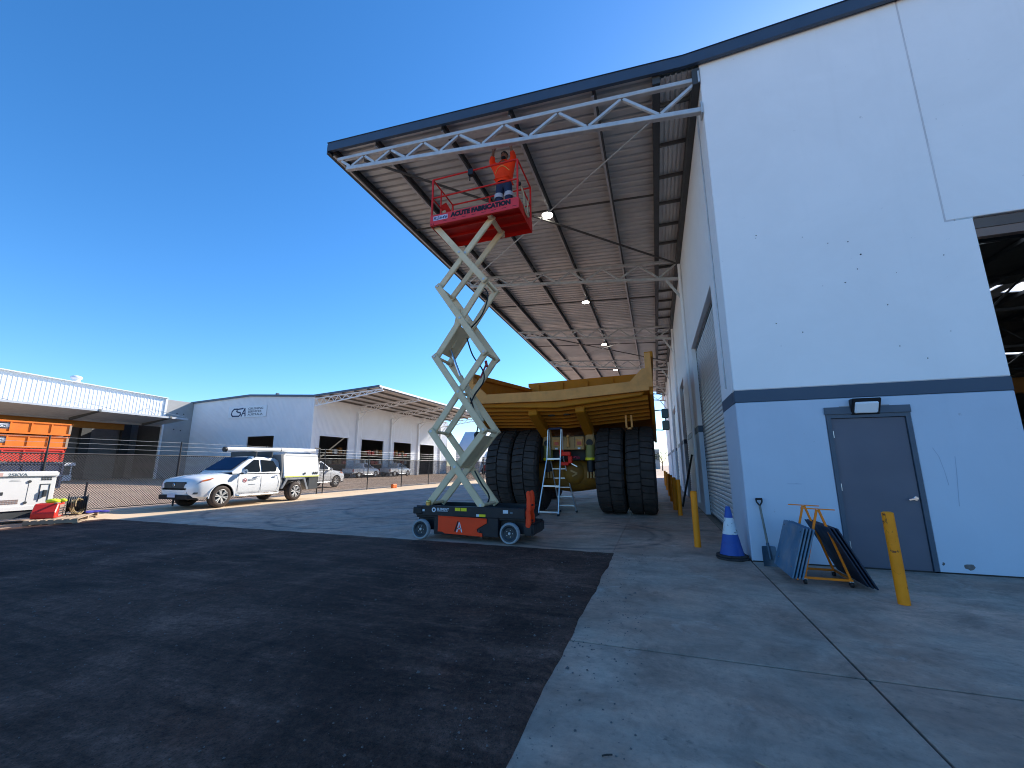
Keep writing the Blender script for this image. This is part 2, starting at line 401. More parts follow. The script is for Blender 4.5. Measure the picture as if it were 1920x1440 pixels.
# ------------------------------------------------------------------ mesh helpers
class MB:
    def __init__(s): s.v = []; s.f = []
    def add(s, vs, fs):
        o = len(s.v)
        s.v += [V(p) for p in vs]
        s.f += [tuple(o + i for i in f) for f in fs]
        return s
    def box(s, x0, x1, y0, y1, z0, z1):
        return s.add([(x0, y0, z0), (x1, y0, z0), (x1, y1, z0), (x0, y1, z0), (x0, y0, z1), (x1, y0, z1), (x1, y1, z1), (x0, y1, z1)],
                     [(0, 3, 2, 1), (4, 5, 6, 7), (0, 1, 5, 4), (1, 2, 6, 5), (2, 3, 7, 6), (3, 0, 4, 7)])
    def hexa(s, p):      # 8 points: bottom 4 ccw, top 4 ccw
        return s.add(p, [(0, 3, 2, 1), (4, 5, 6, 7), (0, 1, 5, 4), (1, 2, 6, 5), (2, 3, 7, 6), (3, 0, 4, 7)])
    def beam(s, p0, p1, w, h, up=(0, 0, 1)):
        p0, p1 = V(p0), V(p1)
        d = (p1 - p0).normalized()
        upv_ = V(up)
        if abs(d.dot(upv_)) > .98: upv_ = V((0, 1, 0)) if abs(d.y) < .9 else V((1, 0, 0))
        sx = d.cross(upv_).normalized() * (w / 2)
        sz = sx.cross(d).normalized() * (h / 2)
        return s.hexa([p0 - sx - sz, p0 + sx - sz, p1 + sx - sz, p1 - sx - sz, p0 - sx + sz, p0 + sx + sz, p1 + sx + sz, p1 - sx + sz])
    def cyl(s, p0, p1, r0, r1=None, n=14, cap=True):
        p0, p1 = V(p0), V(p1)
        r1 = r0 if r1 is None else r1
        d = (p1 - p0).normalized()
        a = V((0, 0, 1)) if abs(d.z) < .9 else V((1, 0, 0))
        x = d.cross(a).normalized(); y = d.cross(x)
        vs = []; fs = []
        for p, r in ((p0, r0), (p1, r1)):
            for i in range(n):
                t = 2 * math.pi * i / n
                vs.append(p + x * (r * math.cos(t)) + y * (r * math.sin(t)))
        for i in range(n):
            j = (i + 1) % n
            fs.append((i, j, n + j, n + i))
        if cap: fs += [tuple(reversed(range(n))), tuple(range(n, 2 * n))]
        return s.add(vs, fs)
    def prism(s, pts, vec):
        pts = [V(p) for p in pts]; n = len(pts); vec = V(vec)
        fs = [tuple(reversed(range(n))), tuple(range(n, 2 * n))] + [(i, (i + 1) % n, n + (i + 1) % n, n + i) for i in range(n)]
        return s.add(pts + [p + vec for p in pts], fs)
    def lathe(s, prof, c, axis, n=32, a0=0):
        """prof: list of (radius, along) around axis through c"""
        c = V(c); d = V(axis).normalized()
        a = V((0, 0, 1)) if abs(d.z) < .9 else V((1, 0, 0))
        x = d.cross(a).normalized(); y = d.cross(x)
        k = len(prof); vs = []; fs = []
        for i in range(n):
            t = 2 * math.pi * i / n + a0
            e = x * math.cos(t) + y * math.sin(t)
            for r, l in prof: vs.append(c + e * r + d * l)
        for i in range(n):
            j = (i + 1) % n
            for q in range(k - 1):
                fs.append((i * k + q, j * k + q, j * k + q + 1, i * k + q + 1))
        return s.add(vs, fs)
    def tube(s, pts, r, n=8):
        pts = [V(p) for p in pts]
        for a, b in zip(pts[:-1], pts[1:]): s.cyl(a, b, r, n=n)
        for p in pts[1:-1]: s.ball(p, r, 6, 4)
        return s
    def ball(s, c, r, n=12, k=8, sc=(1, 1, 1)):
        c = V(c); vs = [c + V((0, 0, r * sc[2]))]; fs = []
        for j in range(1, k):
            ph = math.pi * j / k
            for i in range(n):
                t = 2 * math.pi * i / n
                vs.append(c + V((r * sc[0] * math.sin(ph) * math.cos(t), r * sc[1] * math.sin(ph) * math.sin(t), r * sc[2] * math.cos(ph))))
        vs.append(c - V((0, 0, r * sc[2])))
        for i in range(n): fs.append((0, 1 + i, 1 + (i + 1) % n))
        for j in range(k - 2):
            for i in range(n):
                a = 1 + j * n + i; b = 1 + j * n + (i + 1) % n
                fs.append((a, a + n, b + n, b))
        L = len(vs) - 1; o = 1 + (k - 2) * n
        for i in range(n): fs.append((o + i, L, o + (i + 1) % n))
        return s.add(vs, fs)
    def ribbed(s, La, lo, hi, n, pitch, depth, prof=((0, 0), (.62, 0), (.72, 1), (.9, 1), (1, 0)), th=0.0):
        """corrugated sheet: lo(t), hi(t) give the two ends of the rib at distance t"""
        n = V(n); k = int(math.ceil(La / pitch)); vs = []; fs = []; st = []
        for i in range(k):
            for u, d in prof[:-1]:
                t = (i + u) * pitch
                if t <= La: st.append((t, d * depth))
        st.append((La, 0))
        for t, d in st: vs += [V(lo(t)) + n * d, V(hi(t)) + n * d]
        for i in range(len(st) - 1): fs.append((2 * i, 2 * i + 2, 2 * i + 3, 2 * i + 1))
        s.add(vs, fs)
        if th:
            s.add([p - n * th for p in vs], [tuple(reversed(f)) for f in fs])
        return s

W = {}        # world origin of things that are built in world coordinates
def tagit(o, label=None, cat=None, group=None, kind=None):
    if label: o["label"] = label
    if cat: o["category"] = cat
    if group: o["group"] = group
    if kind: o["kind"] = kind
    return o

def build(mb, name, ma, parent=None, bevel=0, smooth=0, seg=1, loc=None, link=True):
    me = bpy.data.meshes.new(name)
    off = W.get(parent, V((0, 0, 0))) if parent is not None else V((0, 0, 0))
    me.from_pydata([tuple(p - off) for p in mb.v], [], mb.f)
    if bevel:
        bm = bmesh.new(); bm.from_mesh(me)
        bmesh.ops.remove_doubles(bm, verts=bm.verts, dist=1e-6)
        ed = [e for e in bm.edges if len(e.link_faces) == 2 and e.calc_face_angle(0) > .5]
        bmesh.ops.bevel(bm, geom=ed, offset=bevel, segments=seg, affect='EDGES', clamp_overlap=True)
        bm.to_mesh(me); bm.free()
    if smooth:
        me.polygons.foreach_set("use_smooth", [True] * len(me.polygons))
        me.set_sharp_from_angle(angle=R(smooth))
    me.materials.append(M[ma] if isinstance(ma, str) else ma)
    me.update()
    o = bpy.data.objects.new(name, me)
    COL.objects.link(o)
    if parent is not None:
        o.parent = parent
        W[o] = off
    if loc is not None: o.location = loc
    return o

def thing(name, loc, label, cat, group=None, rz=0, world=False):
    e = bpy.data.objects.new(name, None)
    COL.objects.link(e)
    e.location = loc
    e.rotation_euler = (0, 0, rz)
    e.empty_display_size = .2
    tagit(e, label, cat, group)
    if world: W[e] = V(loc)
    return e

def single(mb, name, ma, loc, label, cat, group=None, kind=None, **kw):
    """a one-mesh thing with its origin at loc, given in world coordinates"""
    loc = V(loc)
    mb.v = [p - loc for p in mb.v]
    o = build(mb, name, ma, **kw)
    o.location = loc
    return tagit(o, label, cat, group, kind)

def copy_tree(o, parent=None):
    c = o.copy(); COL.objects.link(c)
    if parent is not None: c.parent = parent
    for ch in list(o.children): copy_tree(ch, c)
    return c

def share(o, parent, loc, name=None):
    c = bpy.data.objects.new(name or o.name.split('.')[0], o.data)
    COL.objects.link(c); c.parent = parent; c.location = loc
    return c

def text(name, s, size, ma, parent, origin, xd, yd, bold=0.0, shear=0.0, width=None, align='LEFT'):
    """flat lettering: origin, reading direction xd, up direction yd, in the parent's coordinates"""
    cu = bpy.data.curves.new(name, 'FONT')
    cu.body = s; cu.size = size; cu.offset = bold; cu.shear = shear; cu.extrude = .0015; cu.align_x = align
    cu.resolution_u = 3
    tmp = bpy.data.objects.new(name, cu); COL.objects.link(tmp)
    dg = bpy.context.evaluated_depsgraph_get()
    me = bpy.data.meshes.new_from_object(tmp.evaluated_get(dg))
    bpy.data.objects.remove(tmp)
    if width:
        xs = [v.co.x for v in me.vertices]; k = width / max(1e-6, max(xs) - min(xs)); x0 = min(xs)
        for v in me.vertices: v.co.x = (v.co.x - x0) * k
    xd = V(xd).normalized(); yd = V(yd).normalized(); zd = xd.cross(yd)
    mt = Matrix((xd, yd, zd)).transposed().to_4x4()
    mt.translation = V(origin) - W.get(parent, V((0, 0, 0)))
    me.transform(mt)
    me.materials.clear(); me.materials.append(M[ma])
    o = bpy.data.objects.new(name, me); COL.objects.link(o)
    o.parent = parent
    return o

# ================================================================== ground
def jag(a, b, n, amp, seed):
    rnd = random.Random(seed); out = []
    a, b = V(a), V(b); d = (b - a); pn = V((-d.y, d.x, 0)).normalized()
    w = 0
    for i in range(n + 1):
        w = w * .6 + rnd.uniform(-amp, amp)
        out.append(a + d * (i / n) + pn * (w if 0 < i < n else 0))
    return out

g = MB().add([(-900, -300, -.024), (900, -300, -.024), (900, 1500, -.024), (-900, 1500, -.024)], [(0, 1, 2, 3)])
tagit(build(g, "ground", 'ground'), kind="structure", label="dusty brown yard ground")

apron = build(MB().add([(-17.2, 7.2, -.018), (1.24, 7.2, -.018), (1.24, 60, -.018), (-17.2, 60, -.018)], [(0, 1, 2, 3)]).add([(-.8, -6, -.018), (14, -6, -.018), (14, 7.2, -.018), (-.8, 7.2, -.018)], [(0, 1, 2, 3)]),
              "concrete_apron", mat("joint filler", (.035, .032, .032), .9))
tagit(apron, kind="structure", label="grey concrete apron with saw-cut joints")
def slab(x0, x1, y0, y1):
    build(MB().box(x0, x1, y0, y1, -.06, 0), "slab", 'sunlit_dusty_concrete' if x1 < -12 else 'concrete', apron, bevel=.004)
JX, JY = 1.226, 3.672
for x0, x1 in ((-.98, JX - .008), (JX + .008, 14)):
    slab(x0, x1, -6, JY - .013)
slab(-.98, JX - .008, JY + .013, 7.25)
slab(-.78, JX - .008, 7.2505, 11.1)
slab(JX + .008, 14, JY + .013, 7.29)
ys = [11.11, 18.5, 25.9, 33.4, 40.8, 60]
for y0, y1 in zip(ys[:-1], ys[1:]): slab(-.78, JX - .002, y0 + .006, y1)
xs = [-17.2, -13.7, -9.5, -5.1, -.785]
ys = [7.25, 14.8, 22.2, 29.7, 37.1, 60]
for x0, x1 in zip(xs[:-1], xs[1:]):
    for y0, y1 in zip(ys[:-1], ys[1:]): slab(x0 + .005, x1, y0 + .006, y1)

# asphalt: ragged outline, gently uneven
right = jag((-.74, -7, 0), (-.72, 7.26, 0), 150, .007, 3)
right = [V((p.x + (.008 * math.sin(p.y * 1.3) + .006 * math.sin(p.y * 3.7 + 1) + (.02 * math.exp(-((p.y - 6.3) / .12) ** 2) - .02 * math.exp(-((p.y - 5.75) / .2) ** 2) - .012 * math.exp(-((p.y - 4.1) / .15) ** 2))) * (1 if p.y < 6.9 else 0) - .04, p.y, 0)) for p in right]
top = jag((-.76, 7.26, 0), (-14.4, 7.62, 0), 110, .012, 5)
bm = bmesh.new()
NX, NY = 110, 150
rows = []
for j in range(NY + 1):
    row = []
    pr = right[j]
    for i in range(NX + 1):
        u = i / NX
        x = pr.x + (-14.5 - pr.x) * (u ** 1.25)
        yt = 7.26 + (x + .76) / (-13.64) * .36 + (.012 * math.sin(x * 7.1) + .01 * math.sin(x * 17.3))
        y = -7 + (yt + 7) * (j / NY)
        z = .012 + .004 * math.sin(x * 1.9 + y * .7) + .004 * math.sin(y * 2.3 - x * 1.1) + random.uniform(-.0015, .0015)
        if i == 0 or j == NY or i == NX: z = .0015
        row.append(bm.verts.new((x, y, z)))
    rows.append(row)
for j in range(NY):
    for i in range(NX):
        bm.faces.new((rows[j][i], rows[j + 1][i], rows[j + 1][i + 1], rows[j][i + 1]))
bmesh.ops.recalc_face_normals(bm, faces=bm.faces)
me = bpy.data.meshes.new("asphalt_yard"); bm.to_mesh(me); bm.free()
if me.polygons[0].normal.z < 0: me.flip_normals()
me.polygons.foreach_set("use_smooth", [True] * len(me.polygons))
me.materials.append(M['asphalt'])
asph = bpy.data.objects.new("asphalt_yard", me); COL.objects.link(asph)
tagit(asph, kind="structure", label="dark worn asphalt yard in the foreground")

# ================================================================== workshop building (right)
WX, FY = 1.233, 7.30                # side wall plane, front wall plane
B = thing("workshop_building", (WX, FY, 0), "large pale tilt-panel workshop with navy band, truss canopy and roller doors", "building", world=True)
TH = .18
DZ0, DZ1 = 2.36, 2.555
def xz(pts, y0, y1): return MB().prism([(x, y0, z) for x, z in pts], (0, y1 - y0, 0))
# front wall
DX0, DX1, DH = 2.41, 3.405, 2.125
OX0, OX1, OH = 4.56, 11.2, 4.90
build(xz([(WX, 0), (DX0, 0), (DX0, DH), (DX1, DH), (DX1, 0), (OX0, 0), (OX0, DZ0), (WX, DZ0)], FY, FY + TH), "dado_wall", 'dado', B, bevel=.012)
build(MB().box(WX - .003, OX0 + .002, FY - .003, FY + TH + .002, DZ0 + .001, DZ1 - .001), "painted_band", 'band', B, bevel=.01)
def ztop(x): return 8.86 + .03 * (x - WX) if x < 16 else 8.86 + .03 * (16 - WX) - .03 * (x - 16)
build(xz([(WX, DZ1), (OX0, DZ1), (OX0, OH), (4.243, OH), (4.243, ztop(4.243)), (WX, ztop(WX))], FY, FY + TH), "wall_panel", 'wall', B, bevel=.012)
build(xz([(4.257, OH + .014), (OX1, OH + .014), (OX1, ztop(OX1)), (4.257, ztop(4.257))], FY, FY + TH), "wall_panel", 'wall', B, bevel=.008)
build(xz([(4.2, OH - .1), (4.35, OH - .1), (4.35, ztop(4.3) - .02), (4.2, ztop(4.3) - .02)], FY + .005, FY + TH - .02), "joint_sealant", mat("grey sealant", (.62, .60, .62), .8), B)
build(MB().box(4.36, 4.56, FY + .005, FY + TH - .02, OH - .02, OH + .03), "joint_sealant", 'galv', B)
build(xz([(OX1 + .014, 0), (32, 0), (32, ztop(32)), (16, ztop(16)), (OX1 + .014, ztop(OX1))], FY, FY + TH), "wall_panel", 'wall', B, bevel=.008)
# marks on the front wall
rnd = random.Random(11)
for i in range(16):
    x, z, s = rnd.uniform(1.7, 4.4), rnd.uniform(2.8, 5.2), rnd.uniform(.006, .013)
    pts = [(x + s * rnd.uniform(.5, 1.3) * math.cos(a), FY - .0006, z + s * rnd.uniform(.5, 1.3) * math.sin(a)) for a in [k * 1.047 for k in range(6)]]
    build(MB().add(pts, [tuple(range(6))]), "wall_speck", 'scuff', B)
def blob(cx, cz, rx, rz_, ma, n=14, seed=1, y=FY - .0008, nm="paint_chip"):
    rr = random.Random(seed)
    pts = []
    for k in range(n):
        a = 2 * math.pi * k / n; q = rr.uniform(.65, 1.15)
        pts.append((cx + rx * q * math.cos(a), y, cz + rz_ * q * math.sin(a)))
    build(MB().add(pts, [tuple(range(n))]), nm, ma, B)
blob(3.73, .095, .062, .048, 'chip', seed=4)
blob(3.46, .115, .016, .02, 'chip', seed=5)
for pts in (((3.58, 1.62), (3.63, 1.5), (3.66, 1.3), (3.675, 1.12)), ((3.80, 1.5), (3.785, 1.3), (3.765, 1.1), (3.74, .85))):
    mbs = MB()
    for (x0, z0), (x1, z1) in zip(pts[:-1], pts[1:]):
        mbs.add([(x0 - .004, FY - .0009, z0), (x0 + .004, FY - .0009, z0), (x1 + .004, FY - .0009, z1), (x1 - .004, FY - .0009, z1)], [(0, 1, 2, 3)])
    build(mbs, "scuff_line", mat("faint scuff", (.36, .43, .54), .8), B)
blob(1.9, 1.12, .12, .006, mat("faint scuff b", (.33, .40, .52), .8), seed=9, nm="scuff_line")
# foot joint along the wall base
build(MB().box(WX + .01, OX0, FY - .012, FY, .001, .016), "base_sealant", 'truck_dark', B)

# personnel door
fr = MB()
fr.box(DX0, DX0 + .055, FY - .012, FY + .12, 0, DH); fr.box(DX1 - .055, DX1, FY - .012, FY + .12, 0, DH); fr.box(DX0 + .055, DX1 - .055, FY - .012, FY + .12, DH - .06, DH)
dr = build(MB().box(DX0 + .06, DX1 - .06, FY + .012, FY + .052, .012, DH - .066), "door", 'door_grey', B, bevel=.003)
build(fr, "door_frame", 'door_frame', dr)
build(MB().box(DX0 - .02, DX1 + .01, FY - .03, FY - .013, DH - .005, DH + .10), "head_flashing", 'door_frame', dr, bevel=.004)
for hz in (.3, 1.08, 1.83):
    build(MB().cyl((DX0 + .062, FY + .004, hz - .05), (DX0 + .062, FY + .004, hz + .05), .009, n=8), "hinge", 'alu', dr)
hd = MB(); hd.cyl((3.30, FY + .012, .94), (3.30, FY - .005, .94), .03, n=18); hd.cyl((3.30, FY - .004, .94), (3.30, FY - .05, .94), .011, n=10)
hd.beam((3.305, FY - .045, .945), (3.20, FY - .045, .925), .016, .024)
build(hd, "door_handle", 'chrome', dr, bevel=.003, smooth=40)
build(MB().box(DX0 + .055, DX1 - .055, FY, FY + .1, .001, .011), "threshold", 'alu', dr)
build(MB().box(DX0 - .3, DX1 + .3, FY + .19, FY + .2, 0, 2.3), "door_backing", 'inner_dark', dr)
# bulkhead lamp above the door
lampb = MB().hexa([(2.715, FY - .02, 2.10), (3.06, FY - .02, 2.10), (3.06, FY, 2.10), (2.715, FY, 2.10), (2.715, FY - .14, 2.33), (3.06, FY - .14, 2.33), (3.06, FY, 2.33), (2.715, FY, 2.33)])
lb = build(lampb, "wall_lamp", 'black_plastic', B, bevel=.012, seg=2)
n_ = V((0, -.23, -.12)).normalized()
def lp(x, t, o): return V((x, FY - .02 - .12 * t, 2.10 + .23 * t)) + n_ * o
build(MB().hexa([lp(2.745, .12, .0), lp(3.03, .12, .0), lp(3.03, .8, .0), lp(2.745, .8, .0), lp(2.755, .16, .03), lp(3.02, .16, .03), lp(3.02, .76, .03), lp(2.755, .76, .03)]), "lens", 'lens_white', lb, bevel=.01, seg=2)
for sx in (-1, 1):
    build(MB().box(2.89 + sx * .23 - .07, 2.89 + sx * .23 + .07, FY - .0007, FY - .0004, 2.17, 2.24), "lamp_stain", mat("lamp stain", (.36, .36, .36), .9), B)

# side wall with roller doors
DOORS = [(8.59, 13.55), (18.1, 20.76), (26.3, 31.2)]
JO = [14.8, 22.25, 29.7, 37.15, 44.6]
ST = 8.80
def side_piece(y0, y1, z0, z1):
    if z0 == 0:
        build(MB().box(WX, WX + TH, y0, y1, 0, DZ0), "dado_wall", 'dado', B, bevel=.006)
        build(MB().box(WX - .003, WX + TH + .002, y0 + .001, y1 - .001, DZ0 + .001, DZ1 - .001), "painted_band", 'band', B)
        z0 = DZ1
    build(MB().box(WX, WX + TH, y0, y1, z0, z1), "wall_panel", 'wall', B, bevel=.006)
cuts = sorted(set([FY + TH + .001, 52.0] + [v for d in DOORS for v in d] + JO))
for a, b_ in zip(cuts[:-1], cuts[1:]):
    mid = (a + b_) / 2
    z0 = 0
    for d0, d1 in DOORS:
        if d0 < mid < d1: z0 = 4.93
    e0 = .006 if a in JO else 0
    e1 = .006 if b_ in JO else 0
    side_piece(a + e0, b_ - e1, z0, ST)
build(MB().box(WX + .03, WX + TH - .03, 8, 52, 8.0, 8.4), "joint_sealant", 'galv', B)
# downpipe and conduits on the side wall
for yy in (14.62, 22.1, 29.5, 37.0):
    build(MB().cyl((WX - .06, yy, .25), (WX - .06, yy, 8.3), .05, n=12), "downpipe", 'wall', B, smooth=40)
build(MB().cyl((WX - .015, 7.95, 2.7), (WX - .015, 7.95, 8.3), .012, n=8), "conduit", 'galv', B, smooth=40)
# roller doors: each slat its own piece
for k, (d0, d1) in enumerate(DOORS):
    rx = WX + .145
    frd = MB().box(rx - .02, rx + .06, d0, d0 + .07, 0, 4.93).box(rx - .02, rx + .06, d1 - .07, d1, 0, 4.93).box(rx - .02, rx + .1, d0 + .07, d1 - .07, 4.85, 4.93)
    rd = build(frd, "roller_door", 'purlin', B)
    off = W[B]
    H_ = .0955
    prof = [(0, .0), (-.012, .012), (-.017, .04), (-.012, .075), (0, .088), (.006, .088), (.006, 0)]
    L0, L1 = d0 + .072, d1 - .072
    sl = MB().prism([(p[0], 0, p[1]) for p in prof], (0, L1 - L0, 0))
    if k < 2:
        first = build(sl, "slat", 'roller', None)
        first.parent = rd
        first.location = V((rx, L0, .06)) - off
        for i in range(1, 50): share(first, rd, V((rx, L0, .06 + i * H_)) - off, "slat")
    else:
        allm = MB()
        for i in range(50): allm.prism([(rx + p[0], L0, p[1] + .06 + i * H_) for p in prof], (0, L1 - L0, 0))
        o = build(allm, "slats", 'roller', rd); o["kind"] = "stuff"
    build(MB().box(rx - .01, rx + .03, L0, L1, .005, .058), "bottom_rail", 'dark_trim', rd)
    build(MB().box(rx + .03, rx + .04, d0, d1, .0, 4.9), "curtain_backing", 'inner_dark', rd)

# main roof with skylights, interior
def zr(x): return 8.87 + .062 * (.966 - x) if x < .966 else (8.87 + .045 * (x - .966) if x < 16 else 8.87 + .045 * 15.03 - .045 * (x - 16))
SK = [(17.9, 18.9), (24.3, 25.6), (38.0, 39.2)]
segs = []; prev = FY - .03
for a, b_ in SK: segs += [(prev, a, 0), (a, b_, 1)]; prev = b_
segs.append((prev, 52.2, 0))
for a, b_, sk in segs:
    for x0, x1 in ((.966, 16.0), (16.0, 32.2)):
        mbr = MB()
        if sk:
            for q0, q1 in ((x0, x0 + .3), (x1 - .3, x1)):
                mbr.hexa([(q0, a, zr(q0) + .01), (q1, a, zr(q1) + .01), (q1, b_, zr(q1) + .01), (q0, b_, zr(q0) + .01), (q0, a, zr(q0) + .06), (q1, a, zr(q1) + .06), (q1, b_, zr(q1) + .06), (q0, b_, zr(q0) + .06)])
                build(mbr, "roof_sheet", 'roof_outer', B); mbr = MB()
            q0, q1 = x0 + .3, x1 - .3
            build(MB().add([(q0, a, zr(q0) + .04), (q1, a, zr(q1) + .04), (q1, b_, zr(q1) + .04), (q0, b_, zr(q0) + .04)], [(0, 1, 2, 3)]), "skylight", 'skylight', B)
        else:
            mbr.hexa([(x0, a, zr(x0) + .01), (x1, a, zr(x1) + .01), (x1, b_, zr(x1) + .01), (x0, b_, zr(x0) + .01), (x0, a, zr(x0) + .06), (x1, a, zr(x1) + .06), (x1, b_, zr(x1) + .06), (x0, b_, zr(x0) + .06)])
            build(mbr, "roof_sheet", 'roof_outer', B)
            # dark sarking under the sheets
            e = .0
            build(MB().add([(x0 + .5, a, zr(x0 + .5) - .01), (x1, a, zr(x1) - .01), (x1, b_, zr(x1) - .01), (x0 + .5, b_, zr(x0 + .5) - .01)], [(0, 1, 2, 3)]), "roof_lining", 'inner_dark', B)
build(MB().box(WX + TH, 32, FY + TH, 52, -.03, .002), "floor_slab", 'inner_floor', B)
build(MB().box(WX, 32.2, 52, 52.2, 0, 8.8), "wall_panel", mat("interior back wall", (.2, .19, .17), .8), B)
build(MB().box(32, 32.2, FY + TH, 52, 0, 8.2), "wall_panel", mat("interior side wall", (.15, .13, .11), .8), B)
for yy in (14.8, 22.25, 29.7, 37.15, 44.6):
    tr = MB()
    tr.beam((WX + .3, yy, zr(WX) - .25), (16, yy, zr(16) - .25), .12, .12).beam((16, yy, zr(16) - .25), (31.8, yy, zr(31.8) - .25), .12, .12)
    tr.beam((WX + .3, yy, zr(WX) - 1.15), (31.8, yy, zr(WX) - 1.15), .12, .12)
    o = build(tr, "interior_truss", 'dark_beam', B)
    N = 20
    for i in range(N):
        x0 = WX + .3 + i * (30.3 / N); x1 = x0 + 30.3 / N
        a, b_ = ((x0, yy, zr(WX) - 1.15), (x1, yy, zr(x1) - .25)) if i % 2 == 0 else ((x0, yy, zr(x0) - .25), (x1, yy, zr(WX) - 1.15))
        build(MB().beam(a, b_, .07, .07), "web_member", 'dark_beam', o)
for xx in range(3, 32, 2):
    build(MB().box(xx - .04, xx + .04, FY + .3, 52, zr(xx) - .19, zr(xx) - .02), "interior_purlin", 'dark_beam', B)
build(MB().box(1.6, 31.6, 33.0, 33.7, 5.6, 6.5), "crane_beam", 'crane', B)
# lintel / rolled door rail in the big front opening
build(MB().box(OX0, OX1, FY + .03, FY + TH, OH - .16, OH - .012), "door_lintel", mat("dark lintel", (.13, .10, .085), .6), B)  # plain dark brown lintel strip
build(MB().box(OX0 + .01, OX1, FY - .02 + .06, FY + .14, OH - .29, OH - .165), "bottom_rail", 'brown_rail', B)

# ---- canopy
CX0 = -7.42
CY0, CY1 = 7.268, 45.2
TY = [7.36, 14.8, 22.25, 29.7, 37.15, 44.6]
bays = list(zip([CY0] + TY[1:-1], TY[1:-1] + [CY1]))
nrm = V((.062, 0, 1)).normalized()
PX = [-7.3, -6.02, -4.2, -2.56, -.76]
for (a, b_) in bays:
    sh = build(MB().ribbed(b_ - a, lambda t: (CX0, a + t, zr(CX0)), lambda t: (.99, a + t, zr(.99)), nrm, .25, .055, th=.004), "canopy_sheet", 'zinc_sheet', B)
    for x in PX:
        z = zr(x) - .008
        c = MB().box(x - .006, x, a + .02, b_ - .02, z - .2, z).box(x, x + .07, a + .02, b_ - .02, z - .006, z).box(x, x + .07, a + .02, b_ - .02, z - .2, z - .194)
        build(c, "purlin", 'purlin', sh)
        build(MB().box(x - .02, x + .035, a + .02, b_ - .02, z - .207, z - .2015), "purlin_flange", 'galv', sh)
    z = zr(.47) - .01
    build(MB().box(.40, .54, a + .015, b_ - .015, z - .26, z - .01), "valley_beam", 'dark_beam', sh)
    # strip soffit between valley beam and wall, ribs lengthwise
    build(MB().ribbed(.58, lambda t: (.55 + t, a, 8.70), lambda t: (.55 + t, b_, 8.70), (0, 0, 1), .1, .03), "soffit_strip", 'soffit', sh)
    k = int((b_ - a) / 1.15)
    for i in range(k):
        yy = a + .6 + i * 1.15
        build(MB().box(.54, 1.13, yy - .02, yy + .02, 8.61, 8.695), "soffit_batten", 'purlin', sh)
    build(MB().box(1.10, WX - .004, a + .01, b_ - .01, 8.38, 8.72), "wall_beam", 'dark_beam', sh)
    ym = (a + b_) / 2
    for q in (-.9, .9):
        pass
    build(MB().beam((CX0 + .05, ym, zr(CX0) - .13), (.42, ym, zr(.42) - .13), .03, .05), "bridging", 'purlin', sh)
# outer eave trim along the canopy edge
build(MB().box(CX0 - .02, CX0 + .01, CY0 - .07, CY1, zr(CX0) - .17, zr(CX0) + .07), "eave_trim", 'navy_flash', B)
build(MB().box(CX0 - .02, CX0 + .07, CY0 - .07, CY1, zr(CX0) - .19, zr(CX0) - .172), "eave_channel", 'dark_beam', B)
# barge fascia along the front
YF0, YF1 = 7.19, 7.262
def fas(p): return xz(p, YF0, YF1)
build(fas([(-7.42, 9.275), (.966, 8.755), (.966, 8.985), (-7.42, 9.505)]), "barge_fascia", 'navy_flash', B)
build(fas([(.966, 8.755), (16, 9.50), (16, 9.74), (.966, 8.985)]), "barge_fascia", 'navy_flash', B)
build(fas([(16, 9.53), (32.2, 8.8), (32.2, 9.0), (16, 9.74)]), "barge_fascia", 'navy_flash', B)
build(xz([(-7.44, 9.507), (.966, 8.988), (.966, 9.0), (-7.44, 9.52)], YF0 - .015, YF1 + .06), "barge_cap", 'navy_flash', B)
build(xz([(.966, 8.988), (16, 9.742), (16, 9.756), (.966, 9.0)], YF0 - .015, YF1 + .06), "barge_cap", 'navy_flash', B)
build(MB().box(WX + .06, 16, FY + .02, FY + .15, 8.80, 8.9), "barge_cap", 'navy_flash', B)

# trusses
TT = [-6.384, -5.615, -4.697, -3.776, -2.676, -1.479, -.185]
TB = [-6.776, -6.05, -5.179, -4.275, -3.223, -2.129, -.886, .488]
def zt(x): return 9.075 - .0665 * (x + 7.19)
def zb(x): return 8.735 - .1105 * (x + 6.83)
for k, yy in enumerate(TY):
    wallx = WX - .01
    ch = MB().beam((-7.2, yy, zt(-7.2)), (wallx - .04, yy, zt(wallx)), .09, .09)
    t_ = build(ch, "canopy_truss", 'galv', B, bevel=.008)
    build(MB().beam((-6.9, yy, zb(-6.9)), (wallx - .02, yy, zb(wallx)), .10, .10), "bottom_chord", 'galv', t_, bevel=.008)
    nodes = []
    for i in range(8):
        nodes.append((TB[i], 0))
        if i < 7: nodes.append((TT[i], 1))
    nodes.append((wallx - .05, 1))
    nodes = [(-7.1, 1)] + nodes
    for (xa, ta), (xb, tb) in zip(nodes[:-1], nodes[1:]):
        pa = V((xa, yy, zt(xa) - .04 if ta else zb(xa) + .045)); pb = V((xb, yy, zt(xb) - .04 if tb else zb(xb) + .045))
        d = (pb - pa).normalized()
        build(MB().beam(pa + d * .03, pb - d * .03, .055, .055), "web_member", 'galv', t_)
    build(MB().box(wallx - .03, wallx, yy - .1, yy + .1, zt(wallx) - .12, zt(wallx) + .12).box(wallx - .03, wallx, yy - .1, yy + .1, zb(wallx) - .12, zb(wallx) + .12), "wall_plate", 'galv', t_)
    if k: build(MB().beam((wallx - .5, yy, zb(wallx - .5) - .03), (wallx - .02, yy, zb(wallx) - .75), .05, .08), "knee_brace", 'galv', t_)
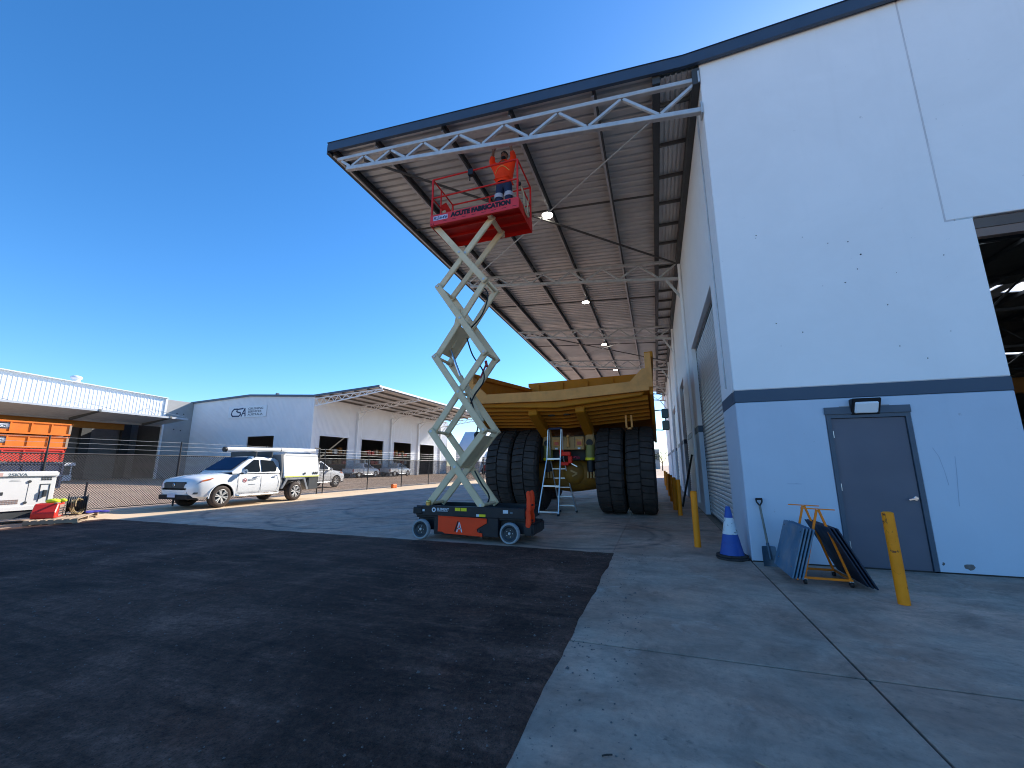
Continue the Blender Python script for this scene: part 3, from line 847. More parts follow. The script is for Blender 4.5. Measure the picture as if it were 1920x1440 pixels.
for k in (0, 2, 4):
    y0, y1 = TY[k] + .06, TY[k + 1] - .06
    build(MB().cyl((.95, y0, 8.40), (-6.9, y1, 8.93), .018, n=8), "tie_rod", 'galv', B)
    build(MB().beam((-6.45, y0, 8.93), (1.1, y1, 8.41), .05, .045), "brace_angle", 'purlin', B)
for yy in (10.95, 18.1, 25.3, 32.7, 40):
    lx, lz = -2.62, zr(-2.6) - .24
    cl = build(MB().cyl((lx, yy, lz + .02), (lx, yy, lz - .10), .06, .17, n=20).cyl((lx, yy, lz + .1), (lx, yy, lz + .02), .02, n=8), "canopy_light", 'alu', B, smooth=40)
    build(MB().cyl((lx, yy, lz - .101), (lx, yy, lz - .112), .155, n=20), "lens", 'lamp', cl)

# ================================================================== scissor lift
L = thing("scissor_lift", (-3.5, 7.97, 0), "raised scissor lift with red basket, cream arms and black chassis under the canopy edge", "scissor lift", world=True)
N0, N1 = 7.50, 8.44            # near / far side of the chassis
ch = MB()
ch.box(-4.60, -2.34, N0, N0 + .05, .44, .63).box(-4.60, -2.34, N1 - .05, N1, .44, .63)
ch.box(-4.62, -4.55, N0 + .05, N1 - .05, .40, .62).box(-2.40, -2.34, N0 + .05, N1 - .05, .40, .62)
ch.box(-4.55, -2.40, N0 + .05, N1 - .05, .40, .46)
ch.box(-4.20, -2.86, N0 + .01, N1 - .01, .10, .44)
ch.box(-4.62, -4.2, N0 + .14, N1 - .14, .16, .40).box(-2.86, -2.36, N0 + .14, N1 - .14, .16, .40)
chs = build(ch, "chassis", 'black_paint', L, bevel=.008)
build(MB().box(-4.66, -4.46, N0 - .03, N0 + .12, .47, .60), "corner_bumper", 'black_plastic', chs, bevel=.015)
cov = [(-4.10, .435), (-3.08, .415), (-3.08, .345), (-3.285, .23), (-3.27, .175), (-3.17, .16), (-3.17, .10), (-3.95, .125), (-4.01, .155), (-4.10, .155)]
build(xz(cov, N0 - .014, N0 + .005), "side_cover", 'orange_red', chs, bevel=.004)
build(xz([(-4.10, .437), (-3.08, .417), (-3.08, .429), (-4.10, .449)], N0 - .03, N0 - .0), "cover_hem", 'orange_red', chs)
build(MB().cyl((-3.235, N0 - .004, .195), (-3.235, N0 - .03, .195), .022, n=10), "cover_latch", 'chrome', chs)
# emblem on the cover: dark slash beside a pale A
yl = N0 - .0155
build(MB().add([(-3.75, yl, .17), (-3.715, yl, .17), (-3.655, yl, .36), (-3.675, yl, .37)], [(0, 1, 2, 3)]), "cover_emblem", 'black_print', chs)
build(MB().add([(-3.705, yl, .16), (-3.68, yl, .16), (-3.64, yl, .33), (-3.65, yl, .35)], [(0, 1, 2, 3)]).add([(-3.60, yl, .16), (-3.575, yl, .16), (-3.635, yl, .35), (-3.645, yl, .33)], [(0, 1, 2, 3)]).add([(-3.69, yl, .215), (-3.60, yl, .215), (-3.605, yl, .24), (-3.68, yl, .24)], [(0, 1, 2, 3)]), "cover_emblem", 'white_sticker', chs)
ys_ = N0 - .002
def sticker(x0, x1, z0, z1, ma, nm="sticker"): return build(MB().box(x0, x1, ys_ - .001, ys_ + .001, z0, z1), nm, ma, chs)
sticker(-3.745, -3.63, .545, .605, 'yellow_sticker'); sticker(-3.615, -3.50, .545, .605, 'yellow_sticker')
sticker(-3.30, -3.24, .455, .50, 'white_sticker'); sticker(-3.24, -3.11, .455, .50, 'yellow_sticker')
sticker(-2.76, -2.66, .53, .59, 'white_sticker'); sticker(-4.49, -4.41, .52, .56, 'white_sticker')
sticker(-2.62, -2.57, .53, .56, 'grey_print')
ring = MB().lathe([(.022, 0), (.045, 0)], (-4.205, ys_ - .0015, .555), (0, -1, 0), 20)
build(ring, "maker_logo", 'white_sticker', chs)
text("maker_name", "ELEMENT", .062, 'white_sticker', chs, (-4.135, ys_ - .001, .548), (1, 0, 0), (0, 0, 1), bold=.002, width=.26)
sticker(-4.135, -3.90, .528, .532, 'white_sticker'); sticker(-4.135, -3.9, .536, .539, 'white_sticker')
bc = MB().cyl((-4.39, N0 + .1, .63), (-4.39, N0 + .1, .68), .05, n=16).ball((-4.39, N0 + .1, .69), .05, 14, 8, (1, 1, .9))
build(bc, "beacon", 'brass', chs, smooth=40)
# wheels
for wx in (-4.45, -2.615):
    for wy, s in ((7.47, -1), (8.47, 1)):
        pr = [(.06, -.05), (.15, -.05), (.175, -.052), (.187, -.03), (.19, 0), (.187, .03), (.175, .052), (.15, .05), (.06, .05)]
        wh = build(MB().lathe(pr[1:-1], (wx, wy, .19), (0, 1, 0), 36), "wheel", 'grey_tyre', L, smooth=50)
        build(MB().lathe([(.0, -.015 * 1), (.03, -.02), (.10, -.02), (.125, -.045), (.152, -.047), (.152, .047), (.125, .045), (.10, .02), (0, .02)], (wx, wy, .19), (0, 1, 0), 28), "rim", 'dark_rim', wh, smooth=40)
        build(MB().lathe([(.0, -.045), (.022, -.043), (.028, -.02)], (wx, wy, .19), (0, 1, 0), 14), "hub_cap", 'galv', wh, smooth=40)
        for q in range(5):
            a = q * 2 * math.pi / 5
            build(MB().cyl((wx + .06 * math.cos(a), wy + s * .02, .19 + .06 * math.sin(a)), (wx + .06 * math.cos(a), wy + s * .032, .19 + .06 * math.sin(a)), .008, n=6), "wheel_nut", 'galv', wh)
build(MB().box(-4.6, -2.45, 7.85, 8.1, .13, .25), "axle_beam", 'black_paint', L)
# entry ladder (red, two bowed stiles)
for yy in (N0 + .04, N0 + .27):
    pl = [(-2.34, .30), (-2.27, .28), (-2.235, .36), (-2.24, .50), (-2.26, .56), (-2.235, .62), (-2.235, .80), (-2.25, .92), (-2.29, .945), (-2.33, .90), (-2.315, .80), (-2.32, .62), (-2.345, .56), (-2.335, .45)]
    build(xz(pl, yy, yy + .055), "ladder_stile", 'orange_red', L, bevel=.012, seg=2)
for zz in (.38, .66):
    build(MB().box(-2.31, -2.25, N0 + .095, N0 + .27, zz, zz + .03), "ladder_rung", 'black_paint', L)
build(MB().box(-2.40, -2.20, N0 + .06, N1 - .06, .14, .36), "rear_bumper", 'black_paint', L, bevel=.03, seg=2)

# scissor stack
pz = [.655, 2.10, 3.695, 5.295, 6.755]
plx = [-4.41, -4.375, -4.35, -4.33, -4.42]
prx = [-3.245, -3.205, -3.215, -3.23, -3.085]
def arm(p, q, y, nm="scissor_arm"):
    d = (V(q) - V(p)).normalized() * .055
    a = V((p[0], y, p[1])) - V((d.x, 0, d.y)); b_ = V((q[0], y, q[1])) + V((d.x, 0, d.y))
    o = build(MB().beam(a, b_, .055, .135, up=(0, 1, 0)) if False else MB().beam(a, b_, .055, .135), nm, 'cream', L, bevel=.01, seg=2)
    for e in (p, q, ((p[0] + q[0]) / 2, (p[1] + q[1]) / 2)):
        s = -1 if y < 7.97 else 1
        build(MB().cyl((e[0], y + s * .026, e[1]), (e[0], y + s * .04, e[1]), .028, n=12), "pin_cap", 'galv', o, smooth=40)
    return o
for k in range(4):
    for yo, yi in ((7.60, 7.672), (8.34, 8.268)):
        arm(V((plx[k + 1], pz[k + 1])), V((prx[k], pz[k])), yo)
        arm(V((plx[k], pz[k])), V((prx[k + 1], pz[k + 1])), yi)
for k in range(5):
    for x in (plx[k], prx[k]):
        build(MB().cyl((x, 7.63, pz[k]), (x, 8.31, pz[k]), .034, n=14), "cross_tube", 'cream', L, smooth=40)
for k in range(4):
    xc = (plx[k] + prx[k] + plx[k + 1] + prx[k + 1]) / 4; zc = (pz[k] + pz[k + 1]) / 2
    build(MB().cyl((xc, 7.62, zc), (xc, 8.32, zc), .03, n=12), "cross_tube", 'cream', L, smooth=40)
# web plates between the paired arms, cylinders and hoses
build(MB().beam((-3.75, 7.97, 1.40), (-3.27, 7.97, 2.0), .52, .02), "web_plate", 'cream', L)
build(MB().beam((-4.28, 7.97, 3.80), (-3.85, 7.97, 4.38), .52, .02), "web_plate", 'cream', L)
build(MB().cyl((-3.40, 7.97, 2.30), (-3.92, 7.97, 3.30), .055, n=16), "hydraulic_cylinder", 'cream', L, smooth=40)
build(MB().cyl((-3.92, 7.97, 3.30), (-4.22, 7.97, 4.02), .03, n=14), "hydraulic_rod", 'chrome', L, smooth=40)
build(xz([(-4.20, 3.95), (-4.02, 4.85), (-3.96, 4.87), (-3.93, 4.32), (-4.1, 3.95)], 7.93, 8.01), "lift_gusset", 'cream', L, bevel=.01)
build(MB().cyl((-3.48, 7.90, 2.02), (-3.48, 8.05, 2.02), .07, n=14), "hose_wheel", 'black_plastic', L, smooth=40)
build(MB().cyl((-3.24, 7.76, 3.45), (-3.36, 7.76, 3.18), .02, n=8).cyl((-3.25, 7.78, 3.55), (-3.22, 7.78, 3.42), .03, n=8), "red_strut", 'red_print', L)
def curve_pts(pts, n=7):
    out = []
    P = [V(p) for p in pts]; P = [P[0]] + P + [P[-1]]
    for i in range(1, len(P) - 2):
        for j in range(n):
            t = j / n
            out.append(.5 * ((2 * P[i]) + (-P[i - 1] + P[i + 1]) * t + (2 * P[i - 1] - 5 * P[i] + 4 * P[i + 1] - P[i + 2]) * t * t + (-P[i - 1] + 3 * P[i] - 3 * P[i + 1] + P[i + 2]) * t ** 3))
    out.append(P[-2])
    return out
for pts in (((-3.3, 7.74, 5.2), (-3.22, 7.8, 5.0), (-3.35, 7.8, 4.6), (-3.62, 7.85, 4.35)), ((-3.7, 7.8, 4.1), (-3.55, 7.78, 3.7), (-3.3, 7.74, 3.35), (-3.28, 7.74, 3.1), (-3.5, 7.8, 2.85), (-3.62, 7.8, 2.6)),
            ((-3.62, 7.85, 2.8), (-3.5, 7.8, 2.5), (-3.4, 7.76, 2.2), (-3.5, 7.8, 1.9)), ((-3.5, 7.85, 1.3), (-3.35, 7.85, 1.05), (-3.2, 7.9, .8), (-3.3, 7.95, .6))):
    build(MB().tube(curve_pts(pts, 5), .016, 8), "hose", 'black_plastic', L, smooth=50)
# platform
PX0, PX1, PY0, PY1 = -4.50, -2.39, 7.44, 8.47
pf = build(MB().box(PX0 + .015, PX1 - .015, PY0 + .015, PY1 - .015, 6.83, 6.87), "platform", 'red', L)
for i in range(2):
    yy = PY0 + .34 + i * .34
    build(MB().box(PX0 + .02, PX1 - .02, yy - .02, yy + .02, 6.775, 6.828), "deck_joist", 'red', pf)
build(MB().box(PX0, PX1, PY0, PY0 + .012, 6.715, 6.975), "side_skirt", mat("bright red skirt", (.70, .045, .05), .4, 0, .05, 3), pf, bevel=.004)
build(MB().box(PX0, PX1, PY1 - .012, PY1, 6.715, 6.975), "side_skirt", 'red', pf, bevel=.004)
build(MB().box(PX0, PX0 + .012, PY0 + .013, PY1 - .013, 6.715, 6.975), "end_skirt", 'red', pf)
build(MB().box(PX1 - .012, PX1, PY0 + .013, PY1 - .013, 6.715, 6.975), "end_skirt", 'red', pf)
build(MB().box(PX0 + .012, PX1 - .012, PY0 + .013, PY0 + .06, 6.715, 6.727), "skirt_flange", 'red', pf)
for i in range(8):
    x = PX0 + .32 + i * .235
    build(MB().box(x, x + .10, PY0 - .001, PY0 + .002, 6.772, 6.782), "skirt_slot", 'black_print', pf)
for x in (PX0 + .03, PX0 + .09):
    build(MB().cyl((x, PY0 - .006, 6.745), (x, PY0, 6.745), .012, n=8), "skirt_bolt", 'black_print', pf)
build(MB().box(-3.13, -3.05, 7.52, 8.42, 6.70, 6.775), "slide_rail", 'cream', pf)
text("platform_lettering", "ACUTE FABRICATION", .145, 'black_print', pf, (-3.99, PY0 - .002, 6.835), (1, 0, .004), (0, 0, 1), bold=.011, width=1.42)
build(MB().box(-4.42, -4.06, PY0 - .0015, PY0, 6.82, 6.93), "model_sticker", mat("lilac sticker", (.5, .48, .62), .4), pf)
text("model_lettering", "R2646", .105, 'navy_print', pf, (-4.41, PY0 - .0025, 6.837), (1, 0, 0), (0, 0, 1), bold=.001, shear=.25, width=.34)
ra = .019
posts = [(PX0 + .03, PY0 + .02), (PX1 - .03, PY0 + .02), (PX0 + .03, PY1 - .02), (PX1 - .03, PY1 - .02)]
RT = 7.89; RM = 7.415
for x, y in posts: build(MB().box(x - ra, x + ra, y - ra, y + ra, 6.85, RT), "rail_post", 'red', pf, bevel=.005)
for zz, nm in ((RT, "top_rail"), (RM, "mid_rail")):
    for a, b_ in ((0, 1), (2, 3), (0, 2), (1, 3)):
        (xa, ya), (xb, yb) = posts[a], posts[b_]
        build(MB().cyl((xa, ya, zz), (xb, yb, zz), ra, n=12), nm, 'red', pf, smooth=50)
build(MB().box(-3.48, -3.44, PY1 - .04, PY1 - .01, 6.85, RT), "rail_post", 'red', pf)
build(MB().cyl((PX0 + .03, 7.85, 6.97), (PX0 + .03, 7.85, RT), ra, n=10), "gate_post", 'red', pf)
build(MB().beam((PX0 + .06, 7.9, 7.55), (PX0 + .3, 8.35, 7.05), .02, .22), "control_panel", 'red', pf)
build(MB().beam((PX0 + .10, 7.86, 7.35), (PX0 + .2, 8.2, 6.98), .03, .1), "manual_box", 'cream', pf)
build(MB().box(-3.58, -3.46, PY0 - .01, PY0 + .09, 7.78, 7.93).cyl((-3.55, PY0 + .04, 7.78), (-3.55, PY0 + .04, 7.66), .015, n=8), "control_box", 'black_plastic', pf, bevel=.01)
build(MB().tube(curve_pts([(PX1 - .03, PY0 + .1, 7.42), (PX1 + .03, PY0 + .25, 7.2), (PX1 + .02, PY0 + .35, 6.9), (PX1 + .04, PY0 + .55, 6.82), (PX1 - .02, PY0 + .7, 7.1), (PX1 - .03, PY0 + .8, 7.4)], 6), .018, 8), "lanyard", mat("pale strap", (.45, .36, .22), .8), pf, smooth=50)
build(MB().ball((PX1 - .02, PY0 + .12, 7.36), .045, 8, 6), "lanyard_clip", 'black_plastic', pf)
build(MB().box(-4.05, -3.9, 8.05, 8.2, 6.87, 7.12), "cable_hub", 'black_plastic', pf, bevel=.02)
bag = MB().box(-3.36, -3.1, 7.58, 7.74, 6.875, 7.10)
single(bag, "tool_bag", 'black_plastic', (-3.23, 7.66, 6.875), "small black tool bag on the lift platform beside the worker's feet", "bag", bevel=.03, seg=2)

# ================================================================== worker
P = thing("person", (-2.90, 7.92, 6.872), "worker in orange hoodie and navy trousers standing in the lift basket, arms raised", "person")
def skin(name, nodes, edges, ma, root, sub=2):
    names = list(nodes); me = bpy.data.meshes.new(name)
    me.from_pydata([nodes[k][0] for k in names], [(names.index(a), names.index(b_)) for a, b_ in edges], [])
    o = bpy.data.objects.new(name, me); COL.objects.link(o); o.parent = P
    md = o.modifiers.new("skin", 'SKIN')
    for i, k in enumerate(names):
        r = nodes[k][1]
        me.skin_vertices[0].data[i].radius = (r, r) if not isinstance(r, tuple) else r
        me.skin_vertices[0].data[i].use_root = (k == root)
    md.use_smooth_shade = True
    s2 = o.modifiers.new("sub", 'SUBSURF'); s2.levels = sub; s2.render_levels = sub
    me.materials.append(M[ma])
    return o
# local: x right (camera view), y away from camera, z up
body = {'pel': ((0, .02, .88), .13), 'wai': ((0, .01, 1.05), .13), 'che': ((0, .0, 1.24), .15), 'nek': ((.01, -.01, 1.43), .055), 'hed': ((.015, -.03, 1.53), .075), 'crn': ((.02, -.03, 1.60), .07),
        'shl': ((-.19, -.01, 1.33), .07), 'ell': ((-.255, -.16, 1.42), .05), 'wrl': ((-.185, -.36, 1.44), .032), 'hal': ((-.175, -.42, 1.45), .03),
        'shr': ((.19, -.01, 1.33), .07), 'elr': ((.29, -.16, 1.40), .05), 'wrr': ((.235, -.35, 1.43), .032), 'har': ((.235, -.41, 1.445), .03),
        'hil': ((-.095, .02, .84), .09), 'knl': ((-.11, -.0, .47), .062), 'anl': ((-.115, .03, .09), .045), 'tol': ((-.125, -.12, .045), .04),
        'hir': ((.095, .02, .84), .09), 'knr': ((.12, -.01, .47), .062), 'anr': ((.13, .03, .09), .045), 'tor': ((.14, -.12, .045), .04)}
bed = [('pel', 'wai'), ('wai', 'che'), ('che', 'nek'), ('nek', 'hed'), ('hed', 'crn'), ('che', 'shl'), ('shl', 'ell'), ('ell', 'wrl'), ('wrl', 'hal'), ('che', 'shr'), ('shr', 'elr'), ('elr', 'wrr'), ('wrr', 'har'),
       ('pel', 'hil'), ('hil', 'knl'), ('knl', 'anl'), ('anl', 'tol'), ('pel', 'hir'), ('hir', 'knr'), ('knr', 'anr'), ('anr', 'tor')]
# arms go up: raise hands to the truss
up = {'ell': (-.25, -.12, 1.37), 'wrl': (-.165, -.25, 1.50), 'hal': (-.15, -.275, 1.555), 'elr': (.285, -.12, 1.37), 'wrr': (.265, -.25, 1.52), 'har': (.265, -.275, 1.575), 'shl': (-.2, -.03, 1.33), 'shr': (.2, -.03, 1.33)}
for k, p in up.items(): body[k] = (p, body[k][1])
skin("body", body, bed, 'skin', 'pel')
hood = {k: (body[k][0], r) for k, r in (('wai', .175), ('che', .175), ('shl', .098), ('ell', .082), ('wrl', .058), ('shr', .098), ('elr', .082), ('wrr', .058))}
hood['hem'] = ((0, .015, .92), .185); hood['col'] = ((.005, .0, 1.40), .085); hood['wai'] = (hood['wai'][0], .19)
for s in ('l', 'r'):
    a, b_ = V(body['el' + s][0]), V(body['wr' + s][0]); hood['wr' + s] = (tuple(a.lerp(b_, .82)), .05)
skin("hoodie", hood, [('hem', 'wai'), ('wai', 'che'), ('che', 'col'), ('che', 'shl'), ('shl', 'ell'), ('ell', 'wrl'), ('che', 'shr'), ('shr', 'elr'), ('elr', 'wrr')], 'hoodie', 'wai')
tro = {'wst': ((0, .02, 1.0), .155), 'pel': ((0, .02, .88), .155), 'hil': ((-.095, .02, .80), .115), 'knl': ((-.11, -.0, .47), .095), 'anl': ((-.115, .03, .12), .085),
       'hir': ((.095, .02, .80), .115), 'knr': ((.12, -.01, .47), .095), 'anr': ((.13, .03, .12), .085)}
skin("trousers", tro, [('wst', 'pel'), ('pel', 'hil'), ('hil', 'knl'), ('knl', 'anl'), ('pel', 'hir'), ('hir', 'knr'), ('knr', 'anr')], 'trouser', 'pel')
for s, kx in (('l', -.113), ('r', .126)):
    build(MB().lathe([(.105, -.05), (.111, 0), (.105, .05)], (kx, .0, .54), (0, 0, 1), 18), "reflective_band", 'reflect', P, smooth=60)
    build(MB().ball((kx, -.05, .05), .07, 12, 8, (.75, 1.9, .75)), "boot", 'boot', P, smooth=60)
build(MB().lathe([(.075, -.02), (.105, -.005), (.11, .02), (.09, .04), (.07, .03)], (.008, .02, 1.43), (0, -.25, 1), 20), "hood", 'hoodie', P, smooth=80)
build(MB().tube(curve_pts([(-.17, -.10, 1.10), (-.08, -.165, 1.17), (.0, -.18, 1.19), (.08, -.165, 1.17), (.17, -.10, 1.10)], 5), .008, 6), "piping", mat("pale piping", (.75, .45, .12), .6), P, smooth=60)
# head details
hd = MB().ball((.02, -.025, 1.555), .088, 16, 12, (.88, 1.0, 1.25))
head = build(hd, "head", 'skin', P, smooth=80)
build(MB().ball((.02, -.118, 1.545), .016, 8, 6, (.8, 1.2, 1.3)), "nose", 'skin', head, smooth=80)
for sx in (-1, 1):
    build(MB().ball((.02 + sx * .032, -.102, 1.575), .011, 8, 6), "eye", 'black_print', head, smooth=80)
    build(MB().ball((.02 + sx * .08, -.02, 1.55), .02, 8, 6, (.4, .8, 1.3)), "ear", 'skin', head, smooth=80)
    build(MB().box(.02 + sx * .032 - .018, .02 + sx * .032 + .018, -.113, -.104, 1.592, 1.599), "eyebrow", 'hair', head)
build(MB().box(-.002, .042, -.112, -.106, 1.503, 1.509), "mouth", 'red_print', head)
build(MB().ball((.02, -.008, 1.595), .095, 16, 10, (.9, 1.0, .95)), "hair", 'hair', P, smooth=80)
build(MB().ball((.02, -.075, 1.475), .055, 12, 8, (1.0, .8, .9)), "beard", 'hair', P, smooth=80)
# hands: palm and five bent fingers, reaching up against the chord
for s in ('l', 'r'):
    h0 = V(body['ha' + s][0]); sg = 1 if s == 'l' else -1
    hm = MB().hexa([h0 + V((-.035, -.014, -.03)), h0 + V((.035, -.014, -.03)), h0 + V((.032, .014, -.03)), h0 + V((-.032, .014, -.03)), h0 + V((-.042, -.016, .055)), h0 + V((.042, -.016, .055)), h0 + V((.04, .014, .055)), h0 + V((-.04, .014, .055))])
    hand = build(hm, "hand", 'skin', P, bevel=.01, seg=2, smooth=60)
    for i, ln in enumerate((.05, .062, .066, .055)):
        fx = (i - 1.5) * .0215 * sg
        p0 = h0 + V((fx, 0, .05)); p1 = p0 + V((fx * .15, -.012, ln * .55)); p2 = p1 + V((fx * .1, -.03, ln * .4))
        build(MB().tube([p0, p1, p2], .0095, 8).ball(p2, .0095, 8, 6), "finger", 'skin', hand, smooth=60)
    t0 = h0 + V((.036 * sg, -.005, -.005)); t1 = t0 + V((.032 * sg, -.015, .028)); t2 = t1 + V((.008 * sg, -.018, .026))
    build(MB().tube([t0, t1, t2], .011, 8).ball(t2, .011, 8, 6), "thumb", 'skin', hand, smooth=60)

# ================================================================== haul truck (rear view)
T = thing("haul_truck", (-2.53, 13.22, 0), "yellow-brown mining haul truck seen from behind under the canopy", "truck", rz=0)
def xprof(pts, a0, a1): return MB().prism([(a0, b_, c) for b_, c in pts], (a1 - a0, 0, 0))
RO, RW = 1.275, .37
def tyre_meshes():
    pr = [(.60, -.30), (.74, -.355), (1.02, -.385), (1.16, -.37), (1.19, -.335), (1.205, -.28), (1.205, .28), (1.19, .335), (1.16, .37), (1.02, .385), (.74, .355), (.60, .30)]
    base = MB().lathe(pr, (0, 0, 0), (1, 0, 0), 60)
    lug = MB(); NL = 38; st = 2 * math.pi / NL
    for i in range(NL):
        for s in (-1, 1):
            a0 = i * st + (st * .5 if s > 0 else 0)
            vs = []
            # cross stations across the half tread, slightly swept
            for aa, ro, ri, sw in ((.018, RO, 1.19, 0.0), (.20, RO, 1.19, .10), (.33, RO - .012, 1.17, .16), (.392, 1.17, 1.10, .16)):
                for e in (-1, 1):
                    t = a0 + st * (.415 * e + sw)
                    for r in (ri, ro): vs.append((s * aa, r * math.cos(t), r * math.sin(t)))
            fs = []
            for k in range(3):
                o = k * 4; q = o + 4
                fs += [(o + 1, q + 1, q + 3, o + 3), (o, q, q + 1, o + 1), (o + 2, o + 3, q + 3, q + 2)]
            fs += [(0, 1, 3, 2), (12, 14, 15, 13)]
            lug.add(vs, fs)
    rim = MB().lathe([(0, -.10), (.30, -.12), (.36, -.25), (.58, -.29), (.62, -.30), (.62, .30), (.58, .29), (.36, .1), (0, .1)], (0, 0, 0), (1, 0, 0), 36)
    return base, lug, rim
tb, tl, trm = tyre_meshes()
first = None
for a in (2.09, 1.25, -1.25, -2.09):
    if first is None:
        first = build(tb, "rear_tyre", 'rubber', T, smooth=40)
        lugs = build(tl, "tread_lugs", 'rubber', first); rim = build(trm, "rim", 'truck', first, smooth=40)
        first.location = (a, 0, 1.272)
    else:
        c = share(first, T, (a, 0, 1.272), "rear_tyre"); c.rotation_euler = (random.uniform(0, .16), 0, 0)
        share(lugs, c, (0, 0, 0), "tread_lugs"); share(rim, c, (0, 0, 0), "rim")
for a in (1.95, -1.95):
    c = share(first, T, (a, 5.0, 1.272), "front_tyre"); share(lugs, c, (0, 0, 0), "tread_lugs"); share(rim, c, (0, 0, 0), "rim")
# axle, suspension, rear frame
ax = MB().lathe([(.30, -1.7), (.40, -1.0), (.46, -.55), (.50, -.3), (.53, 0), (.50, .3), (.46, .55), (.40, 1.0), (.30, 1.7)], (0, 0, 1.12), (1, 0, 0), 30)
axo = build(ax, "axle_housing", 'truck_axle', T, smooth=60)
build(MB().lathe([(.0, .12), (.18, .10), (.30, .04), (.36, -.1)], (.12, -.48, 1.16), (0, -1, 0), 22), "axle_cover", 'truck_axle', axo, smooth=50)
build(MB().beam((.05, -.58, 1.25), (.25, -.60, 1.16), .03, .05).beam((.25, -.60, 1.16), (.1, -.6, 1.08), .03, .04), "axle_bracket", 'truck_tan', axo)
for a in (-.64, .66):
    st_ = MB().hexa([(a - .17, -.62, 1.98), (a + .17, -.62, 1.98), (a + .17, -.40, 1.98), (a - .17, -.40, 1.98), (a - .09, -.60, 2.52), (a + .09, -.60, 2.52), (a + .09, -.42, 2.52), (a - .09, -.42, 2.52)])
    so = build(st_, "suspension_strut", 'truck_tan', T, bevel=.03, seg=2)
    build(MB().cyl((a, -.64, 2.07), (a, -.66, 2.07), .10, n=20), "strut_eye", 'truck_dark', so)
    build(MB().cyl((a, -.52, 1.62), (a, -.52, 2.0), .15, n=20).cyl((a, -.52, 1.68), (a, -.52, 1.70), .155, n=20), "strut_body", mat("olive strut", (.26, .22, .06), .5), so, smooth=40)
    build(MB().cyl((a, -.52, 1.55), (a, -.52, 1.625), .165, n=20), "strut_band", 'hi_yellow', so, smooth=40)
    build(MB().cyl((a, -.52, 1.20), (a, -.52, 1.55), .115, n=18), "strut_boot", 'black_plastic', so, smooth=40)
    for q in (-.09, 0, .09):
        build(MB().box(a + q - .025, a + q + .025, -.62, -.45, 1.02, 1.22), "clevis_lug", 'truck_tan', so, bevel=.01)
    build(MB().ball((a + (-.16 if a < 0 else -.2), -.7, 2.58), .07, 10, 8, (.8, .8, 1.3)), "red_plug", 'red_print', T, smooth=60)
rf = build(MB().box(-.50, .50, -.70, -.45, 1.86, 2.26), "rear_frame", 'truck_tan', T, bevel=.02)
for a in (-.33, .36):
    tlm = build(MB().box(a - .10, a + .10, -.72, -.70, 1.97, 2.17), "tail_lamp", 'tail_amber', rf, bevel=.006)
    build(MB().box(a - .065, a + .065, -.728, -.72, 2.0, 2.10), "lamp_lens", 'tail_red', tlm, bevel=.004)
    build(MB().box(a - .05 * (1 if a < 0 else 1), a + .03, -.712, -.70, 1.875, 1.925), "reflector", 'white_sticker', rf)
build(MB().cyl((.03, -.76, 2.0), (.03, -.76, 2.3), .02, n=10).ball((.03, -.77, 2.26), .045, 10, 8).cyl((.03, -.74, 1.95), (.03, -.74, 2.15), .05, .02, n=12), "tow_pin", 'truck_lit', rf, smooth=40)
for a in (-.2, .0, .22): build(MB().box(a - .005, a + .005, -.703, -.70, 1.9, 2.24), "frame_weld", 'truck_dark', rf)
build(MB().box(-.9, .9, -.42, .6, 1.55, 2.3), "frame_core", 'truck_dark', T)
for s in (-1, 1): build(MB().box(s * .62 - .16, s * .62 + .16, .6, 6.4, 1.5, 2.1), "frame_rail", 'truck', T)
# red tow hook with chain
hk = MB().box(-.24, .10, -.80, -.66, 1.68, 1.80).box(.02, .14, -.80, -.66, 1.46, 1.68).box(-.24, .04, -.80, -.66, 1.40, 1.50).box(-.24, -.13, -.80, -.66, 1.80, 1.86)
build(hk, "tow_hook", mat("bright red hook", (1.0, .03, .012), .5), T, bevel=.015)
for i in range(4):
    c = V((.19 + i * .05, -.72, 1.64 - .006 * i))
    build(MB().lathe([(.022, -.008), (.038, 0), (.022, .008)], c, (0, 1, .6 if i % 2 else -.6), 12), "chain_link", mat("red chain", (.45, .03, .06), .5), T, smooth=60)
build(MB().beam((.1, -.72, 1.46), (.28, -.72, 1.36), .03, .03), "hook_pin", 'alu', T)
